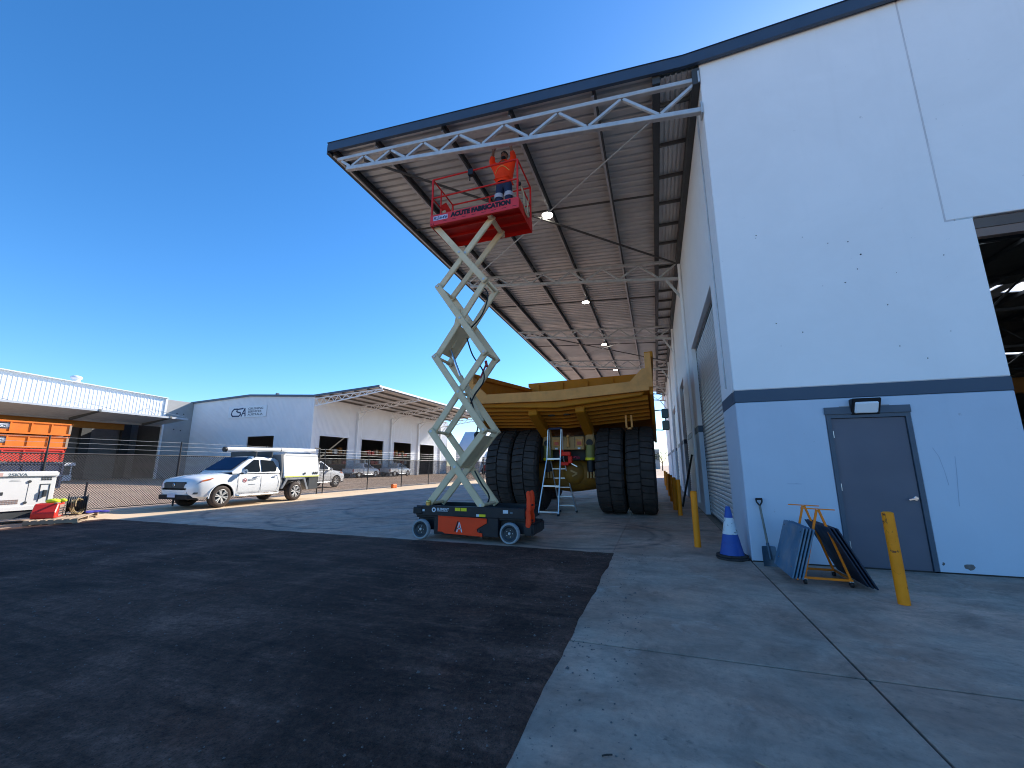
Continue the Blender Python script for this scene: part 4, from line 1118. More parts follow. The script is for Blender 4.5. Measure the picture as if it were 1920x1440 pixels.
# dump body
HW = 2.48
def fz(b_): return 3.24 - .235 * (b_ + 2.2) if b_ < .6 else 2.582 - .02 * (b_ - .6)
stn = [-2.2, -1.2, -.3, .6, 2.4, 4.0]
fl = MB(); vs = []
for b_ in stn:
    z = fz(b_)
    vs += [(-HW, b_, z), (0, b_, z - .10), (HW, b_, z), (HW, b_, z + .24), (0, b_, z + .16), (-HW, b_, z + .24)]
fs = []
for i in range(len(stn) - 1):
    o = i * 6
    for q in range(6): fs.append((o + q, o + 6 + q, o + 6 + (q + 1) % 6, o + (q + 1) % 6))
fs += [(0, 1, 2, 3, 4, 5), tuple(reversed(range(30, 36)))]
fl.add(vs, fs)
body_ = build(fl, "dump_body", 'truck', T)
for s, rtop in ((-1, 4.06), (1, 4.16)):
    a0, a1 = (s * HW, s * (HW + .09)) if s > 0 else (-(HW + .09), -HW)
    build(xprof([(-2.2, 3.12), (-.4, 2.50), (4.0, 2.2), (4.0, 4.66), (-2.2, rtop)], a0, a1), "side_wall", 'truck', body_)
    build(MB().beam((s * (HW + .05), -2.24, rtop + .0), (s * (HW + .05), 4.0, 4.68), .22, .16), "top_rail", 'truck', body_, bevel=.02)
    build(xprof([(-2.25, 3.30), (-2.05, 3.30), (-1.95, rtop + .06), (-2.25, rtop + .06)], s * (HW - .06), s * (HW + .10)), "corner_post", 'truck_lit', body_, bevel=.015)
    # chamfer gusset between lip and wall
    build(MB().prism([(s * (HW - .46), -2.262, 3.235), (s * (HW - .0), -2.262, 3.23), (s * (HW - .0), -2.262, 3.80), (s * (HW - .14), -2.262, 3.80), (s * (HW - .46), -2.262, 3.49)], (0, .05, 0)), "lip_gusset", 'truck_lit', body_)
    for bb in ((-.9, .4, 1.8, 3.2) if s < 0 else ()):
        build(MB().box(min(s * (HW + .09), s * (HW + .2)), max(s * (HW + .09), s * (HW + .2)), bb - .1, bb + .1, 2.6, 4.1), "side_stiffener", 'truck', body_)
lipm = MB().prism([(-HW, -2.2, 3.22), (0, -2.2, 3.13), (HW, -2.2, 3.22), (HW - .1, -2.2, 3.50), (0, -2.2, 3.42), (-HW + .1, -2.2, 3.48)], (0, -.055, 0))
build(lipm, "tail_lip", 'truck_lit', body_, bevel=.01)
build(MB().prism([(-HW + .2, -2.14, 3.12), (0, -2.14, 2.95), (HW - .2, -2.14, 3.12), (HW - .1, -2.14, 3.24), (0, -2.14, 3.14), (-HW + .1, -2.14, 3.24)], (0, .12, 0)), "lip_beam", 'truck', body_, bevel=.02)
for i in range(6):
    b_ = -1.86 + i * .30
    z = fz(b_) - .01
    rb = MB()
    for s in (-1, 1):
        x0, x1 = (0, s * (HW - .05))
        rb.hexa([(x0, b_ - .05, z - .26), (x1, b_ - .05, z - .12), (x1, b_ + .07, z - .12), (x0, b_ + .07, z - .26), (x0, b_ - .08, z - .09), (x1, b_ - .08, z + .005), (x1, b_ + .10, z + .005), (x0, b_ + .10, z - .09)])
    build(rb, "floor_rib", 'truck', body_)
for a in (-.72, .62):
    build(xprof([(-1.95, 3.0), (-.3, 2.55), (.4, 2.3), (.4, 2.05), (-.5, 2.25), (-1.95, 2.82)], a - .13, a + .13), "pivot_beam", 'truck', body_, bevel=.02)
for q in (-.25, .2): build(MB().cyl((q, -1.62, 2.80), (q, -1.62, 2.83), .1, n=16), "drain_hole", 'truck_dark', body_)
build(MB().box(1.75, 1.80, -1.1, -1.05, 2.35, 2.75).box(1.90, 1.95, -1.1, -1.05, 2.35, 2.75).box(1.75, 1.95, -1.1, -1.05, 2.35, 2.40), "rock_ejector_bracket", 'truck_lit', body_)
build(MB().box(-HW, HW, 4.0, 4.12, 2.4, 4.93), "headboard", 'truck', body_)
for i in range(5): build(MB().box(-2.2 + i * 1.05, -2.05 + i * 1.05, 3.93, 4.0, 2.9, 4.9), "headboard_rib", 'truck', body_)
build(MB().box(-2.6, 2.6, 4.12, 8.4, 4.86, 5.02), "body_canopy", 'truck', body_)
body_.rotation_euler = (0, -.022, 0); body_.location = (.06, 0, 0)
build(MB().box(-2.45, -1.0, 5.6, 7.4, 2.7, 4.4), "cab", 'truck', T, bevel=.05)
build(MB().box(-2.4, 2.4, 5.2, 8.3, 2.5, 2.7), "front_deck", 'truck', T)
build(MB().box(-.9, .9, 5.6, 8.0, 1.4, 2.5), "engine_hood", 'truck', T)
mr = MB().tube([(2.4, 7.7, 3.95), (2.95, 7.7, 3.98), (3.05, 7.7, 3.7), (3.05, 7.7, 3.1), (2.9, 7.7, 3.02), (2.4, 7.7, 3.05)], .025, 8)
mo = build(mr, "mirror_bracket", 'black_plastic', T, smooth=50)
for zz in (3.80, 3.24):
    build(MB().box(2.88, 3.2, 7.62, 7.68, zz - .23, zz + .23), "mirror_housing", 'black_plastic', mo, bevel=.05, seg=2)
    build(MB().box(2.91, 3.17, 7.612, 7.621, zz - .2, zz + .2), "mirror_glass", 'glass', mo)
build(MB().cyl((2.45, 7.6, 2.5), (2.45, 7.6, 4.1), .03, n=8).cyl((2.45, 6.2, 2.5), (2.45, 6.2, 3.7), .03, n=8).cyl((2.45, 6.2, 3.7), (2.45, 7.6, 3.7), .03, n=8), "deck_handrail", 'black_plastic', T)

# ================================================================== platform ladder
LD = thing("platform_ladder", (-2.85, 12.4, 0), "silver aluminium platform stepladder standing behind the haul truck", "ladder", world=True)
def stile(a, b_, nm="stile"): return build(MB().beam(a, b_, .035, .06, up=(0, 1, 0)), nm, 'alu', LD, bevel=.006)
pzl = 1.62
FL, FR = V((-3.325, 11.95, 0)), V((-2.715, 11.88, 0))
TL_, TR_ = V((-3.115, 12.30, pzl)), V((-2.70, 12.27, pzl))
HL, HR = V((-3.07, 12.33, 2.50)), V((-2.66, 12.31, 2.50))
BL, BR = V((-2.92, 13.02, 0)), V((-2.40, 12.98, 0))
QL, QR = V((-3.09, 12.62, pzl)), V((-2.68, 12.6, pzl))
for a, b_ in ((FL, TL_), (FR, TR_), (BL, QL), (BR, QR)): stile(a, b_)
for a, m_, h in ((TL_, QL, HL), (TR_, QR, HR)):
    stile(a, a.lerp(h, .97)); stile(m_, m_.lerp(h + V((0, .12, 0)), .98))
def bar(a, b_, nm, w=.03, h=.05): return build(MB().beam(a, b_, w, h), nm, 'alu', LD, bevel=.005)
for t in (.06, .50): bar(FL.lerp(TL_, t), FR.lerp(TR_, t), "stay_bar")
for i in range(5): bar(BL.lerp(QL, .12 + i * .17), BR.lerp(QR, .12 + i * .17), "tread", .07, .035)
build(MB().hexa([TL_ + V((0, 0, -.03)), TR_ + V((0, 0, -.03)), QR + V((0, 0, -.03)), QL + V((0, 0, -.03)), TL_, TR_, QR, QL]), "platform_step", mat("blue grey step", (.10, .16, .27), .5), LD, bevel=.005)
bar(TL_ + V((0, -.02, -.03)), TR_ + V((0, -.02, -.03)), "step_edge", .03, .05)
build(MB().cyl(HL + V((0, .05, 0)), HR + V((0, .05, 0)), .035, n=12), "top_rail", mat("navy grip", (.05, .06, .12), .5), LD, smooth=40)
for p in (FL, FR, BL, BR): build(MB().box(p.x - .03, p.x + .03, p.y - .04, p.y + .04, 0.001, .06), "rubber_foot", 'black_plastic', LD, bevel=.008)

# ================================================================== bollards, cone, shovel, trolley
def bollard(x, y, h, r, ma, label, lean=(0, 0), group="yellow bollards"):
    o = MB().lathe([(0, h + .012), (r * .7, h + .010), (r, h), (r, .0), (0, 0)], (x, y, 0), (0, 0, 1), 24)
    ob = single(o, "bollard", ma, (x, y, 0), label, "bollard", group, smooth=40)
    ob.rotation_euler = (lean[0], lean[1], random.uniform(0, 6))
    return ob
bollard(2.285, 5.62, .895, .052, 'bollard', "chipped yellow bollard standing in front of the grey door", (0, R(.8)))
bollard(.575, 8.25, .935, .055, 'bollard_far', "yellow bollard just beyond the blue traffic cone")
bollard(.53, 13.1, .98, .06, 'bollard_far', "second yellow bollard along the roller-door wall")
for y, lb in ((14.6, "third yellow bollard along the roller-door wall, close behind the second"), (18.0, "fourth yellow bollard along the roller-door wall"), (21.0, "fifth yellow bollard along the roller-door wall"),
              (26.0, "sixth yellow bollard along the roller-door wall"), (31.3, "farthest yellow bollard along the roller-door wall")):
    bollard(.46, y, 1.0, .07, 'bollard_far', lb)

single(MB().cyl((.72, 15.6, .02), (1.17, 15.9, 1.75), .035, n=10), "leaning_pole", 'black_plastic', (.72, 15.6, 0), "black pole leaning on the wall between the yellow bollards", "pole", smooth=40)
CN = thing("traffic_cone", (.99, 7.42, 0), "blue traffic cone with scratched white collar on stacked black bases by the wall corner", "traffic cone")
build(MB().lathe([(.0, .765), (.028, .765), (.033, .755), (.062, .60)], (0, 0, 0), (0, 0, 1), 28), "cone_tip", 'cone_blue', CN, smooth=40)
build(MB().lathe([(.062, .60), (.065, .60), (.108, .36), (.105, .36)], (0, 0, 0), (0, 0, 1), 28), "reflective_collar", 'cone_white', CN, smooth=40)
build(MB().lathe([(.105, .36), (.168, .07), (.185, .06)], (0, 0, 0), (0, 0, 1), 28), "cone_body", 'cone_blue', CN, smooth=40)
for k, (z0, s, rz_) in enumerate(((0.001, .212, .05), (.036, .20, .2))):
    pts = []
    for q in range(4):
        for e in (-.22, .22):
            a = q * math.pi / 2 + e * 1.9 + rz_
            pts.append((s * 1.12 * math.cos(a), s * 1.12 * math.sin(a), z0))
    build(MB().prism(pts, (0, 0, .032)), "cone_base", 'base_rubber', CN, bevel=.008)

SH = thing("shovel", (1.42, 7.05, 0), "short D-handled shovel leaning on the wall left of the trolley", "shovel", world=True)
s0, s1 = V((1.415, 7.05, .21)), V((1.40, 7.235, .80))
build(MB().cyl(s0 - (s1 - s0) * .1, s1, .0155, n=12), "shaft", 'shovel_wood', SH, smooth=40)
hb = MB().tube([s1, V((1.365, 7.245, .855)), V((1.362, 7.25, .895)), V((1.438, 7.25, .895)), V((1.435, 7.245, .855)), s1], .011, 8).cyl((1.358, 7.25, .898), (1.442, 7.25, .898), .016, n=10)
build(hb, "grip", 'black_plastic', SH, smooth=50)
bl = MB(); vs = []
for i, (z, w, dy) in enumerate(((.265, .082, .012), (.25, .088, .004), (.12, .092, -.012), (.002, .09, -.03))):
    for j in range(7):
        u = j / 6 * 2 - 1
        vs.append((1.415 + u * w, 7.06 + dy + .022 * u * u * -1, z))
fs = []
for i in range(3):
    for j in range(6): fs.append((i * 7 + j, i * 7 + j + 1, i * 7 + 8 + j, i * 7 + 7 + j))
bl.add(vs, fs); bl.add([v + V((0, .004, 0)) for v in map(V, vs)], [tuple(reversed(f)) for f in fs])
build(bl, "blade", 'shovel_blade', SH, smooth=60)
build(MB().cyl(s0 - (s1 - s0) * .2, s0 + (s1 - s0) * .16, .02, n=10), "socket", 'shovel_blade', SH, smooth=40)

TR = thing("panel_trolley", (1.80, 6.40, 0), "orange A-frame trolley holding blue panels beside the grey door", "trolley", world=True)
def tb(a, b_, w=.026, nm="frame_bar"): return build(MB().beam(a, b_, w, w), nm, 'trolley', TR, bevel=.003)
# base rails, two A frames (near and far), T handles
nr, fr_ = 6.16, 6.68
for y in (nr, fr_):
    tb((1.56, y, .075), (2.06, y, .075)); tb((1.58, y, .075), (1.795, y, .86), .024); tb((2.04, y, .075), (1.815, y, .86), .024)
    build(MB().beam((1.63, y, .875), (1.98, y, .862), .018, .012), "handle_bar", 'trolley', TR)
tb((1.57, nr, .075), (1.57, fr_, .075)); tb((2.05, nr, .075), (2.05, fr_, .075))
for y in (nr - .02, fr_ + .02):
    build(MB().beam((1.50, y, .05), (1.455, y, .2), .03, .016), "end_lip", 'trolley', TR)
for x, y in ((1.58, nr), (2.04, nr), (1.58, fr_), (2.04, fr_)):
    c = build(MB().cyl((x - .014, y, .034), (x + .014, y, .034), .033, n=16), "castor", 'black_plastic', TR, smooth=40)
    build(MB().box(x - .02, x + .02, y - .02, y + .02, .055, .066), "castor_fork", 'galv', c)
def leaning(bx, tx, y0, y1, zb_, zt_, k, th, ma, label, grp, n=4):
    """one panel: foot at x=bx, head at x=tx"""
    d = V((tx - bx, 0, zt_ - zb_)).normalized(); nn = V((-d.z, 0, d.x)) * th * (1 if bx < tx else -1)
    p = [V((bx, y0, zb_)), V((bx, y1, zb_)), V((tx, y1, zt_)), V((tx, y0, zt_))]
    mbp = MB().hexa([p[0], p[1], p[1] + nn, p[0] + nn, p[3], p[2], p[2] + nn, p[3] + nn])
    o = single(mbp, "screen_panel", ma, (bx, y0, zb_), label, "panel", grp, bevel=.003)
    for yy in (y0 + .07, y1 - .07):
        c = (V((tx, 0, zt_)) - d * .06); 
        q = MB().cyl(V((c.x, yy, c.z)) + nn * 1.0, V((c.x, yy, c.z)) + nn * 1.12, .011, n=10)
        build(MB().cyl(V((c.x - bx, yy - y0, c.z - zb_)) + nn * 1.0, V((c.x - bx, yy - y0, c.z - zb_)) + nn * 1.12, .011, n=10), "fixing_hole", 'black_print', o)
    return o
left_lab = ["scuffed blue panel, outermost of the stack leaning on the trolley's left side", "blue panel second from outside on the trolley's left side", "blue panel third from outside on the trolley's left side", "innermost blue panel on the trolley's left side"]
for k in range(4):
    sx = .032 * k
    leaning(1.43 + sx, 1.61 + sx * 1.0, 6.02 - .008 * k, 6.84 + .01 * k, .08, .655 - .004 * k, k, .016, 'panel_blue', left_lab[k], "blue panels on the left of the trolley")
right_lab = ["dark blue panel, outermost of the stack leaning on the trolley's right side", "dark blue panel second from outside on the trolley's right side", "innermost dark blue panel on the trolley's right side"]
for k in range(3):
    sx = -.034 * k
    leaning(2.215 + sx, 1.915 + sx, 5.98 + .02 * k, 6.92 - .02 * k, .03 + .006 * k, .665, k, .016, 'panel_dark', right_lab[k], "dark blue panels on the right of the trolley")

# ================================================================== utility vehicles
def loft(st, ring):
    mb_ = MB(); k = None; vs = []; fs = []
    for s in st:
        r = ring(*s); k = len(r); vs += r
    for i in range(len(st) - 1):
        for q in range(k):
            fs.append((i * k + q, i * k + (q + 1) % k, (i + 1) * k + (q + 1) % k, (i + 1) * k + q))
    fs += [tuple(range(k)), tuple(reversed(range((len(st) - 1) * k, len(st) * k)))]
    return mb_.add(vs, fs)
def bool_cut(o, cutters):
    for c in cutters:
        md = o.modifiers.new("cut", 'BOOLEAN'); md.operation = 'DIFFERENCE'; md.object = c; md.solver = 'EXACT'
    dg = bpy.context.evaluated_depsgraph_get()
    me = bpy.data.meshes.new_from_object(o.evaluated_get(dg))
    o.modifiers.clear(); o.data = me
    for c in cutters: bpy.data.objects.remove(c)
    me.polygons.foreach_set("use_smooth", [True] * len(me.polygons)); me.set_sharp_from_angle(angle=R(32))

def make_ute(name, loc, rz, paint, label, service=True, group=None):
    """local: +y towards the tail, x across, z up; nose at y=0"""
    U = thing(name, loc, label, "ute", group, rz=rz)
    def ring(l, hw, zb_, zt_, cr):
        zm = zb_ + (zt_ - zb_) * .55
        half = [(hw * .86, zb_), (hw * .97, zb_ + .07), (hw, zb_ + .2), (hw * 1.012, zm), (hw * .985, zt_ - .16), (hw * .95, zt_ - .07), (hw * .86, zt_ - .015), (hw * .45, zt_ + cr * .8)]
        pts = [(x, l, z) for x, z in half] + [(0, l, zt_ + cr)] + [(-x, l, z) for x, z in reversed(half)]
        return pts
    st = [(-.02, .58, .50, .80, .01), (.03, .72, .42, .90, .015), (.12, .82, .36, .985, .02), (.3, .885, .33, 1.04, .03), (.6, .915, .33, 1.085, .035), (.95, .925, .33, 1.115, .035),
          (1.35, .925, .33, 1.15, .03), (1.5, .925, .33, 1.16, .02), (2.4, .925, .33, 1.165, .0), (3.33, .92, .36, 1.165, .0), (3.36, .90, .45, 1.13, .0)]
    bd = build(loft(st, ring), "body", paint, U)
    cut = []
    for ya in (.97,):
        cm = build(MB().cyl((-1.2, ya, .37), (1.2, ya, .37), .445, n=40), "cutter", paint); cm.parent = None
        cm.matrix_world = U.matrix_world
        cm.location = U.location; cm.rotation_euler = U.rotation_euler
        cut.append(cm)
    bpy.context.view_layer.update()
    bool_cut(bd, cut)
    build(MB().box(-.7, .7, .55, 1.4, .4, .95), "inner_arch", 'black_plastic', bd)
    # cabin shell
    def cring(l, hb_, zt_, hr):
        return [(hb_, l, 1.15), (hb_ * .985, l, 1.2), (hr + (hb_ - hr) * .12, l, zt_ - .09), (hr * .93, l, zt_ - .02), (hr * .5, l, zt_ + .012), (-hr * .5, l, zt_ + .012), (-hr * .93, l, zt_ - .02), (-hr - (hb_ - hr) * .12, l, zt_ - .09), (-hb_ * .985, l, 1.2), (-hb_, l, 1.15)]
    cst = [(1.32, .86, 1.21, .84), (1.75, .875, 1.50, .76), (2.12, .88, 1.725, .70), (2.4, .885, 1.775, .69), (2.9, .885, 1.77, .69), (3.22, .88, 1.735, .70), (3.34, .87, 1.66, .72)]
    cab = build(loft(cst, cring), "cabin", paint, U, smooth=35)
    build(MB().add([(-.68, 1.37, 1.285), (.68, 1.37, 1.285), (.61, 2.07, 1.748), (-.61, 2.07, 1.748)], [(0, 1, 2, 3)]).add([(-.68, 1.385, 1.279), (.68, 1.385, 1.279), (.61, 2.085, 1.742), (-.61, 2.085, 1.742)], [(3, 2, 1, 0)]), "windscreen", 'glass_blue', cab)
    for s in (-1, 1):
        def sx(z, o=.006): return s * (.882 - (z - 1.2) * .335 + o)
        def quad(pts): return MB().prism([(sx(z), y, z) for y, z in pts], (s * .006, 0, 0))
        w1 = build(quad([(1.72, 1.22), (2.42, 1.205), (2.42, 1.655), (2.22, 1.66), (1.78, 1.36)]), "side_window", 'glass', cab)
        build(quad([(2.50, 1.205), (3.13, 1.22), (3.20, 1.36), (3.06, 1.63), (2.50, 1.655)]), "side_window", 'glass', cab)
        xs_ = s * .938
        for ly in (1.52, 2.46, 3.26):
            build(MB().box(min(xs_ - .004, xs_ + .002), max(xs_ - .004, xs_ + .002), ly - .004, ly + .004, .48, 1.12), "door_seam", 'dark_trim', bd)
        build(MB().box(min(xs_, xs_ - .01 * s), max(xs_, xs_ - .01 * s) + .001, 1.52, 3.26, .472, .48), "door_seam", 'dark_trim', bd)
        for hy in (2.28, 3.10):
            build(MB().box(min(xs_ - .01 * s, xs_ + .03 * s), max(xs_ - .01 * s, xs_ + .03 * s), hy - .1, hy + .06, 1.02, 1.05), "door_handle", 'chrome', bd, bevel=.008)
        m_ = build(MB().box(min(s * .95, s * 1.16), max(s * .95, s * 1.16), 1.60, 1.72, 1.14, 1.30), "wing_mirror", 'headlight' if service else paint, bd, bevel=.04, seg=2, smooth=50)
        build(MB().beam((s * .88, 1.64, 1.16), (s * 1.0, 1.66, 1.17), .06, .05), "mirror_stalk", 'black_plastic', m_)
        hl = MB().hexa([(s * .50, -.02, .80), (s * .835, .13, .80), (s * .80, .2, .80), (s * .5, .1, .80), (s * .56, .02, .90), (s * .90, .30, .95), (s * .86, .36, .95), (s * .56, .1, .90)])
        h_ = build(hl, "headlight", 'headlight', bd, bevel=.02, seg=2)
        build(MB().hexa([(s * .845, .2, .85), (s * .918, .58, .98), (s * .88, .58, .98), (s * .82, .25, .85), (s * .86, .26, .945), (s * .926, .66, 1.03), (s * .88, .66, 1.03), (s * .83, .3, .945)]), "indicator", 'indicator', h_, bevel=.01)
        build(MB().hexa([(s * .62, -.0, .50), (s * .84, .12, .50), (s * .84, .2, .50), (s * .62, .1, .50), (s * .60, -.01, .58), (s * .85, .13, .56), (s * .85, .2, .56), (s * .6, .1, .58)]), "fog_recess", 'dark_trim', bd)
        build(MB().tube([(s * .86, 1.45, .40), (s * .97, 1.58, .36), (s * .97, 3.2, .36), (s * .88, 3.32, .40)], .038, 10), "side_step", 'alu', U, smooth=50)
        al = MB(); seg_ = 20
        for q in range(seg_):
            a0, a1 = [math.pi * (-.02 + 1.04 * e / seg_) for e in (q, q + 1)]
            P_ = []
            for xx in (s * .905, s * .945):
                for aa, rr_ in ((a0, .44), (a1, .44), (a1, .468), (a0, .468)): P_.append((xx, .97 + rr_ * math.cos(aa), .37 + rr_ * math.sin(aa)))
            al.hexa(P_)
        build(al, "arch_lip", paint, bd)
    build(MB().hexa([(-.48, -.035, .66), (.48, -.035, .66), (.48, .1, .66), (-.48, .1, .66), (-.56, -.02, .90), (.56, -.02, .90), (.5, .1, .90), (-.5, .1, .90)]), "grille", 'dark_trim', bd, bevel=.03, seg=2)
    build(MB().lathe([(.045, -.01), (.06, 0), (.045, .012)], (0, -.045, .80), (0, -1, 0), 18), "badge", 'chrome', bd, smooth=50)
    build(MB().hexa([(-.70, -.03, .33), (.70, -.03, .33), (.8, .3, .30), (-.8, .3, .30), (-.66, -.06, .48), (.66, -.06, .48), (.78, .2, .48), (-.78, .2, .48)]), "lower_bumper", 'black_plastic', bd, bevel=.02)
    build(MB().box(-.18, .18, -.09, -.065, .40, .52), "number_plate", mat("number plate", (.55, .58, .70), .4), bd, bevel=.004)
    build(MB().box(-.3, .3, .9, 5.0, .42, .6), "chassis_rail", 'dark_trim', U)
    # wheels
    f_ = None
    for ya in (.97, 4.15):
        for s in (-1, 1):
            if f_ is None:
                f_ = build(MB().lathe([(.22, -.12), (.28, -.128), (.35, -.118), (.372, -.09), (.376, 0), (.372, .09), (.35, .118), (.28, .128), (.22, .12)], (0, 0, 0), (1, 0, 0), 40), "wheel", 'rubber', U, smooth=45)
                rm_ = build(MB().lathe([(.0, .07), (.20, .06), (.225, .10), (.24, .122), (.245, .10), (.20, -.1)], (0, 0, 0), (1, 0, 0), 36), "rim", 'dark_trim', f_, smooth=45)
                sp = MB().lathe([(.222, .10), (.236, .124), (.25, .118), (.245, .09)], (0, 0, 0), (1, 0, 0), 36).cyl((.07, 0, 0), (.105, 0, 0), .06, n=16)
                for q in range(6):
                    a = q * math.pi / 3
                    for da in (-.16, .16):
                        sp.beam((.095, .05 * math.cos(a), .05 * math.sin(a)), (.11, .235 * math.cos(a + da), .235 * math.sin(a + da)), .03, .05, up=(1, 0, 0))
                sk_ = build(sp, "spokes", 'alloy', f_, smooth=40)
                f_.location = (s * .80, ya, .376)
                f_.rotation_euler = (0, 0, math.pi if s < 0 else 0)
            else:
                c = share(f_, U, (s * .80, ya, .376), "wheel"); c.rotation_euler = (random.uniform(0, 1), 0, math.pi if s < 0 else 0)
                share(rm_, c, (0, 0, 0), "rim"); share(sk_, c, (0, 0, 0), "spokes")
    if service:
        y0, y1 = 3.52, 5.42
        bxm = xprof([(y0 - .02, .93), (y1 - .02, .93), (y1 + .02, 1.1), (y1 - .08, 1.86), (y1 - .14, 1.92), (y0, 1.92), (y0 - .08, 1.86)], -.93, .93)
        bxm.v = [V((p.x * (1 - max(0, p.z - 1.1) * .14), p.y, p.z)) for p in bxm.v]
        bx = build(bxm, "service_body", paint, U, bevel=.025, seg=2)
        build(xprof([(3.37, .5), (y0 - .03, .5), (y0 - .09, 1.85), (y0 - .02, 1.9), (3.30, 1.88), (3.40, 1.3)], -.88, .88), "front_bulkhead", mat("grey bulkhead", (.20, .21, .22), .5), U)
        for s in (-1, 1):
            a0, a1 = sorted((s * .931, s * .937))
            build(MB().box(a0, a1, y0 + .02, y1 - .02, .955, 1.0), "reflective_stripe", mat("yellow stripe", (.72, .74, .16), .4), bx)
            build(MB().box(*sorted((s * .825, s * .838)), y0 + .05, y1 - .12, 1.83, 1.838), "hatch_seam", 'dark_trim', bx)
            build(MB().box(*sorted((s * .93, s * .955)), 4.52, 4.60, 1.06, 1.14), "hatch_lock", 'dark_trim', bx, bevel=.008)
            for q in range(3): build(MB().box(*sorted((s * .931, s * .936)), 5.02 + q * .1, 5.09 + q * .1, 1.06, 1.16), "vent", 'dark_trim', bx)
            gd = [(3.42, .52), (3.50, .52), (3.70, .86), (4.52, .86), (4.74, .42), (4.82, .42), (4.60, .93), (3.62, .93)]
            build(MB().prism([(s * .70, y, z) for y, z in gd], (s * .23, 0, 0)), "wheel_guard", 'alu', U)
            build(MB().box(*sorted((s * .5, s * .91)), 4.84, 5.36, .42, .93), "tool_box", mat("dark tool box", (.07, .075, .08), .5), U, bevel=.01)
        build(MB().box(-.85, .85, 3.45, 5.36, .80, .93), "tray", 'dark_trim', U)
        tbm = MB().cyl((.55, 1.18, 2.02), (.55, 5.40, 2.10), .085, n=24)
        tb_ = build(tbm, "roof_tube", paint, U, smooth=40)
        build(MB().cyl((.55, 1.12, 2.019), (.55, 1.20, 2.0205), .092, n=24), "tube_cap", 'black_plastic', tb_, smooth=40)
        build(MB().cyl((.55, 3.5, 2.065), (.55, 3.53, 2.0655), .09, n=24), "tube_strap", 'dark_trim', tb_)
        for yy in (2.3, 3.0, 3.7, 5.0):
            zb_ = 1.76 if yy < 3.3 else 1.92
            build(MB().box(-.6, .75, yy - .02, yy + .02, zb_ + .02, 1.965).box(-.58, -.54, yy - .02, yy + .02, zb_ - .02, zb_ + .03).box(.64, .68, yy - .02, yy + .02, zb_ - .02, zb_ + .03), "roof_bar", 'dark_trim', U)
        # door sign: round emblem and lines of small print
        x_ = .939
        build(MB().lathe([(.05, .0), (.075, .0)], (x_ + .001, 1.78, .90), (1, 0, 0), 22), "door_emblem", 'red_print', bd)
        build(MB().prism([(x_, 1.745, .885), (x_, 1.815, .885), (x_, 1.815, .915), (x_, 1.745, .915)], (.0015, 0, 0)), "door_emblem", 'red_print', bd)
        for z_, w_ in ((.93, .42), (.885, .26)):
            for q in range(int(w_ / .05)):
                build(MB().box(x_, x_ + .0015, 1.90 + q * .05, 1.90 + q * .05 + random.uniform(.03, .044), z_, z_ + .022), "door_print", 'grey_print', bd)
        build(MB().box(x_, x_ + .0015, 1.94, 2.22, .74, .752), "door_print", 'grey_print', bd)
    else:
        build(xprof([(3.4, .55), (5.15, .55), (5.18, 1.1), (3.4, 1.1)], -.91, .91), "tub", paint, U, bevel=.04, seg=2)
        build(MB().box(-.8, .8, 3.5, 5.08, 1.09, 1.105), "tonneau", 'dark_trim', U)
        for s in (-1, 1): build(MB().lathe([(.0, 0), (.45, 0), (.47, .02), (.45, .04)], (s * .89, 4.15, .40), (s, 0, 0), 30), "rear_arch", 'black_plastic', U)
        build(MB().box(-.85, .85, 5.15, 5.25, .45, .62), "rear_bumper", 'chrome', U, bevel=.02)
        for s in (-1, 1): build(MB().box(*sorted((s * .78, s * .9)), 5.16, 5.2, .75, 1.05), "tail_lamp", 'tail_red', U)
    return U

make_ute("service_ute", (-15.37, 9.86, 0), 0, 'car_white', "white dual-cab ute with service canopy and roof tube parked in the sun by the fence")
pk = make_ute("parked_ute", (-21.6, 23.4, 0), math.pi, 'car_white', "white ute just behind the fence, right of the service ute", service=False, group="utes parked beyond the fence")
pk.location = (-21.8, 24.6, 0)
for (x, y, rz_, lb) in ((-35.3, 46.9, math.pi, "white ute parked under the sign building's canopy, nearer of two"), (-35.1, 54.0, math.pi, "white ute parked under the sign building's canopy, farther of two")):
    c = copy_tree(pk); c.location = (x, y, 0); c.rotation_euler = (0, 0, rz_); c["label"] = lb

# ================================================================== generator, pallet and kit (left edge)
G = thing("generator", (-15.8, 5.6, 0), "white diesel generator marked 25KVA at the left edge", "generator", world=True)
gx0, gx1, gy0, gy1 = -16.55, -15.75, 4.2, 7.03
build(MB().box(gx0, gx1, gy0, gy1, .36, 1.14), "enclosure", 'gen_white', G, bevel=.02, seg=2)
build(MB().box(gx0 - .03, gx1 + .03, gy0 - .03, gy1 + .03, 1.143, 1.29), "lid", 'gen_white', G, bevel=.03, seg=2)
build(MB().box(gx0 + .02, gx1 - .02, gy0 + .02, gy1 - .02, .10, .355), "skid", 'dark_trim', G)
build(MB().box(gx1 - .01, gx1 + .012, gy0, gy1, .30, .40), "base_skirt", 'gen_white', G)
text("rating_lettering", "25KVA", .10, 'grey_print', G, (gx1 + .0315, 6.07, 1.175), (0, 1, 0), (0, 0, 1), bold=.003, width=.36)
build(MB().box(gx1 + .030, gx1 + .032, 5.75, 5.98, 1.17, 1.26), "hire_sticker", mat("pale pink sticker", (.68, .45, .40), .4), G)
for y_ in (6.50, 6.49):
    build(MB().cyl((gx1, y_, 1.03 if y_ == 6.5 else .49), (gx1 + .02, y_, 1.03 if y_ == 6.5 else .49), .035, n=12), "door_lock", 'dark_trim', G)
build(MB().box(gx1, gx1 + .004, 6.492, 6.50, .52, 1.0), "door_gap", 'dark_trim', G)
build(MB().box(gx1, gx1 + .004, 5.74, 5.745, .42, 1.13), "door_gap", 'dark_trim', G)
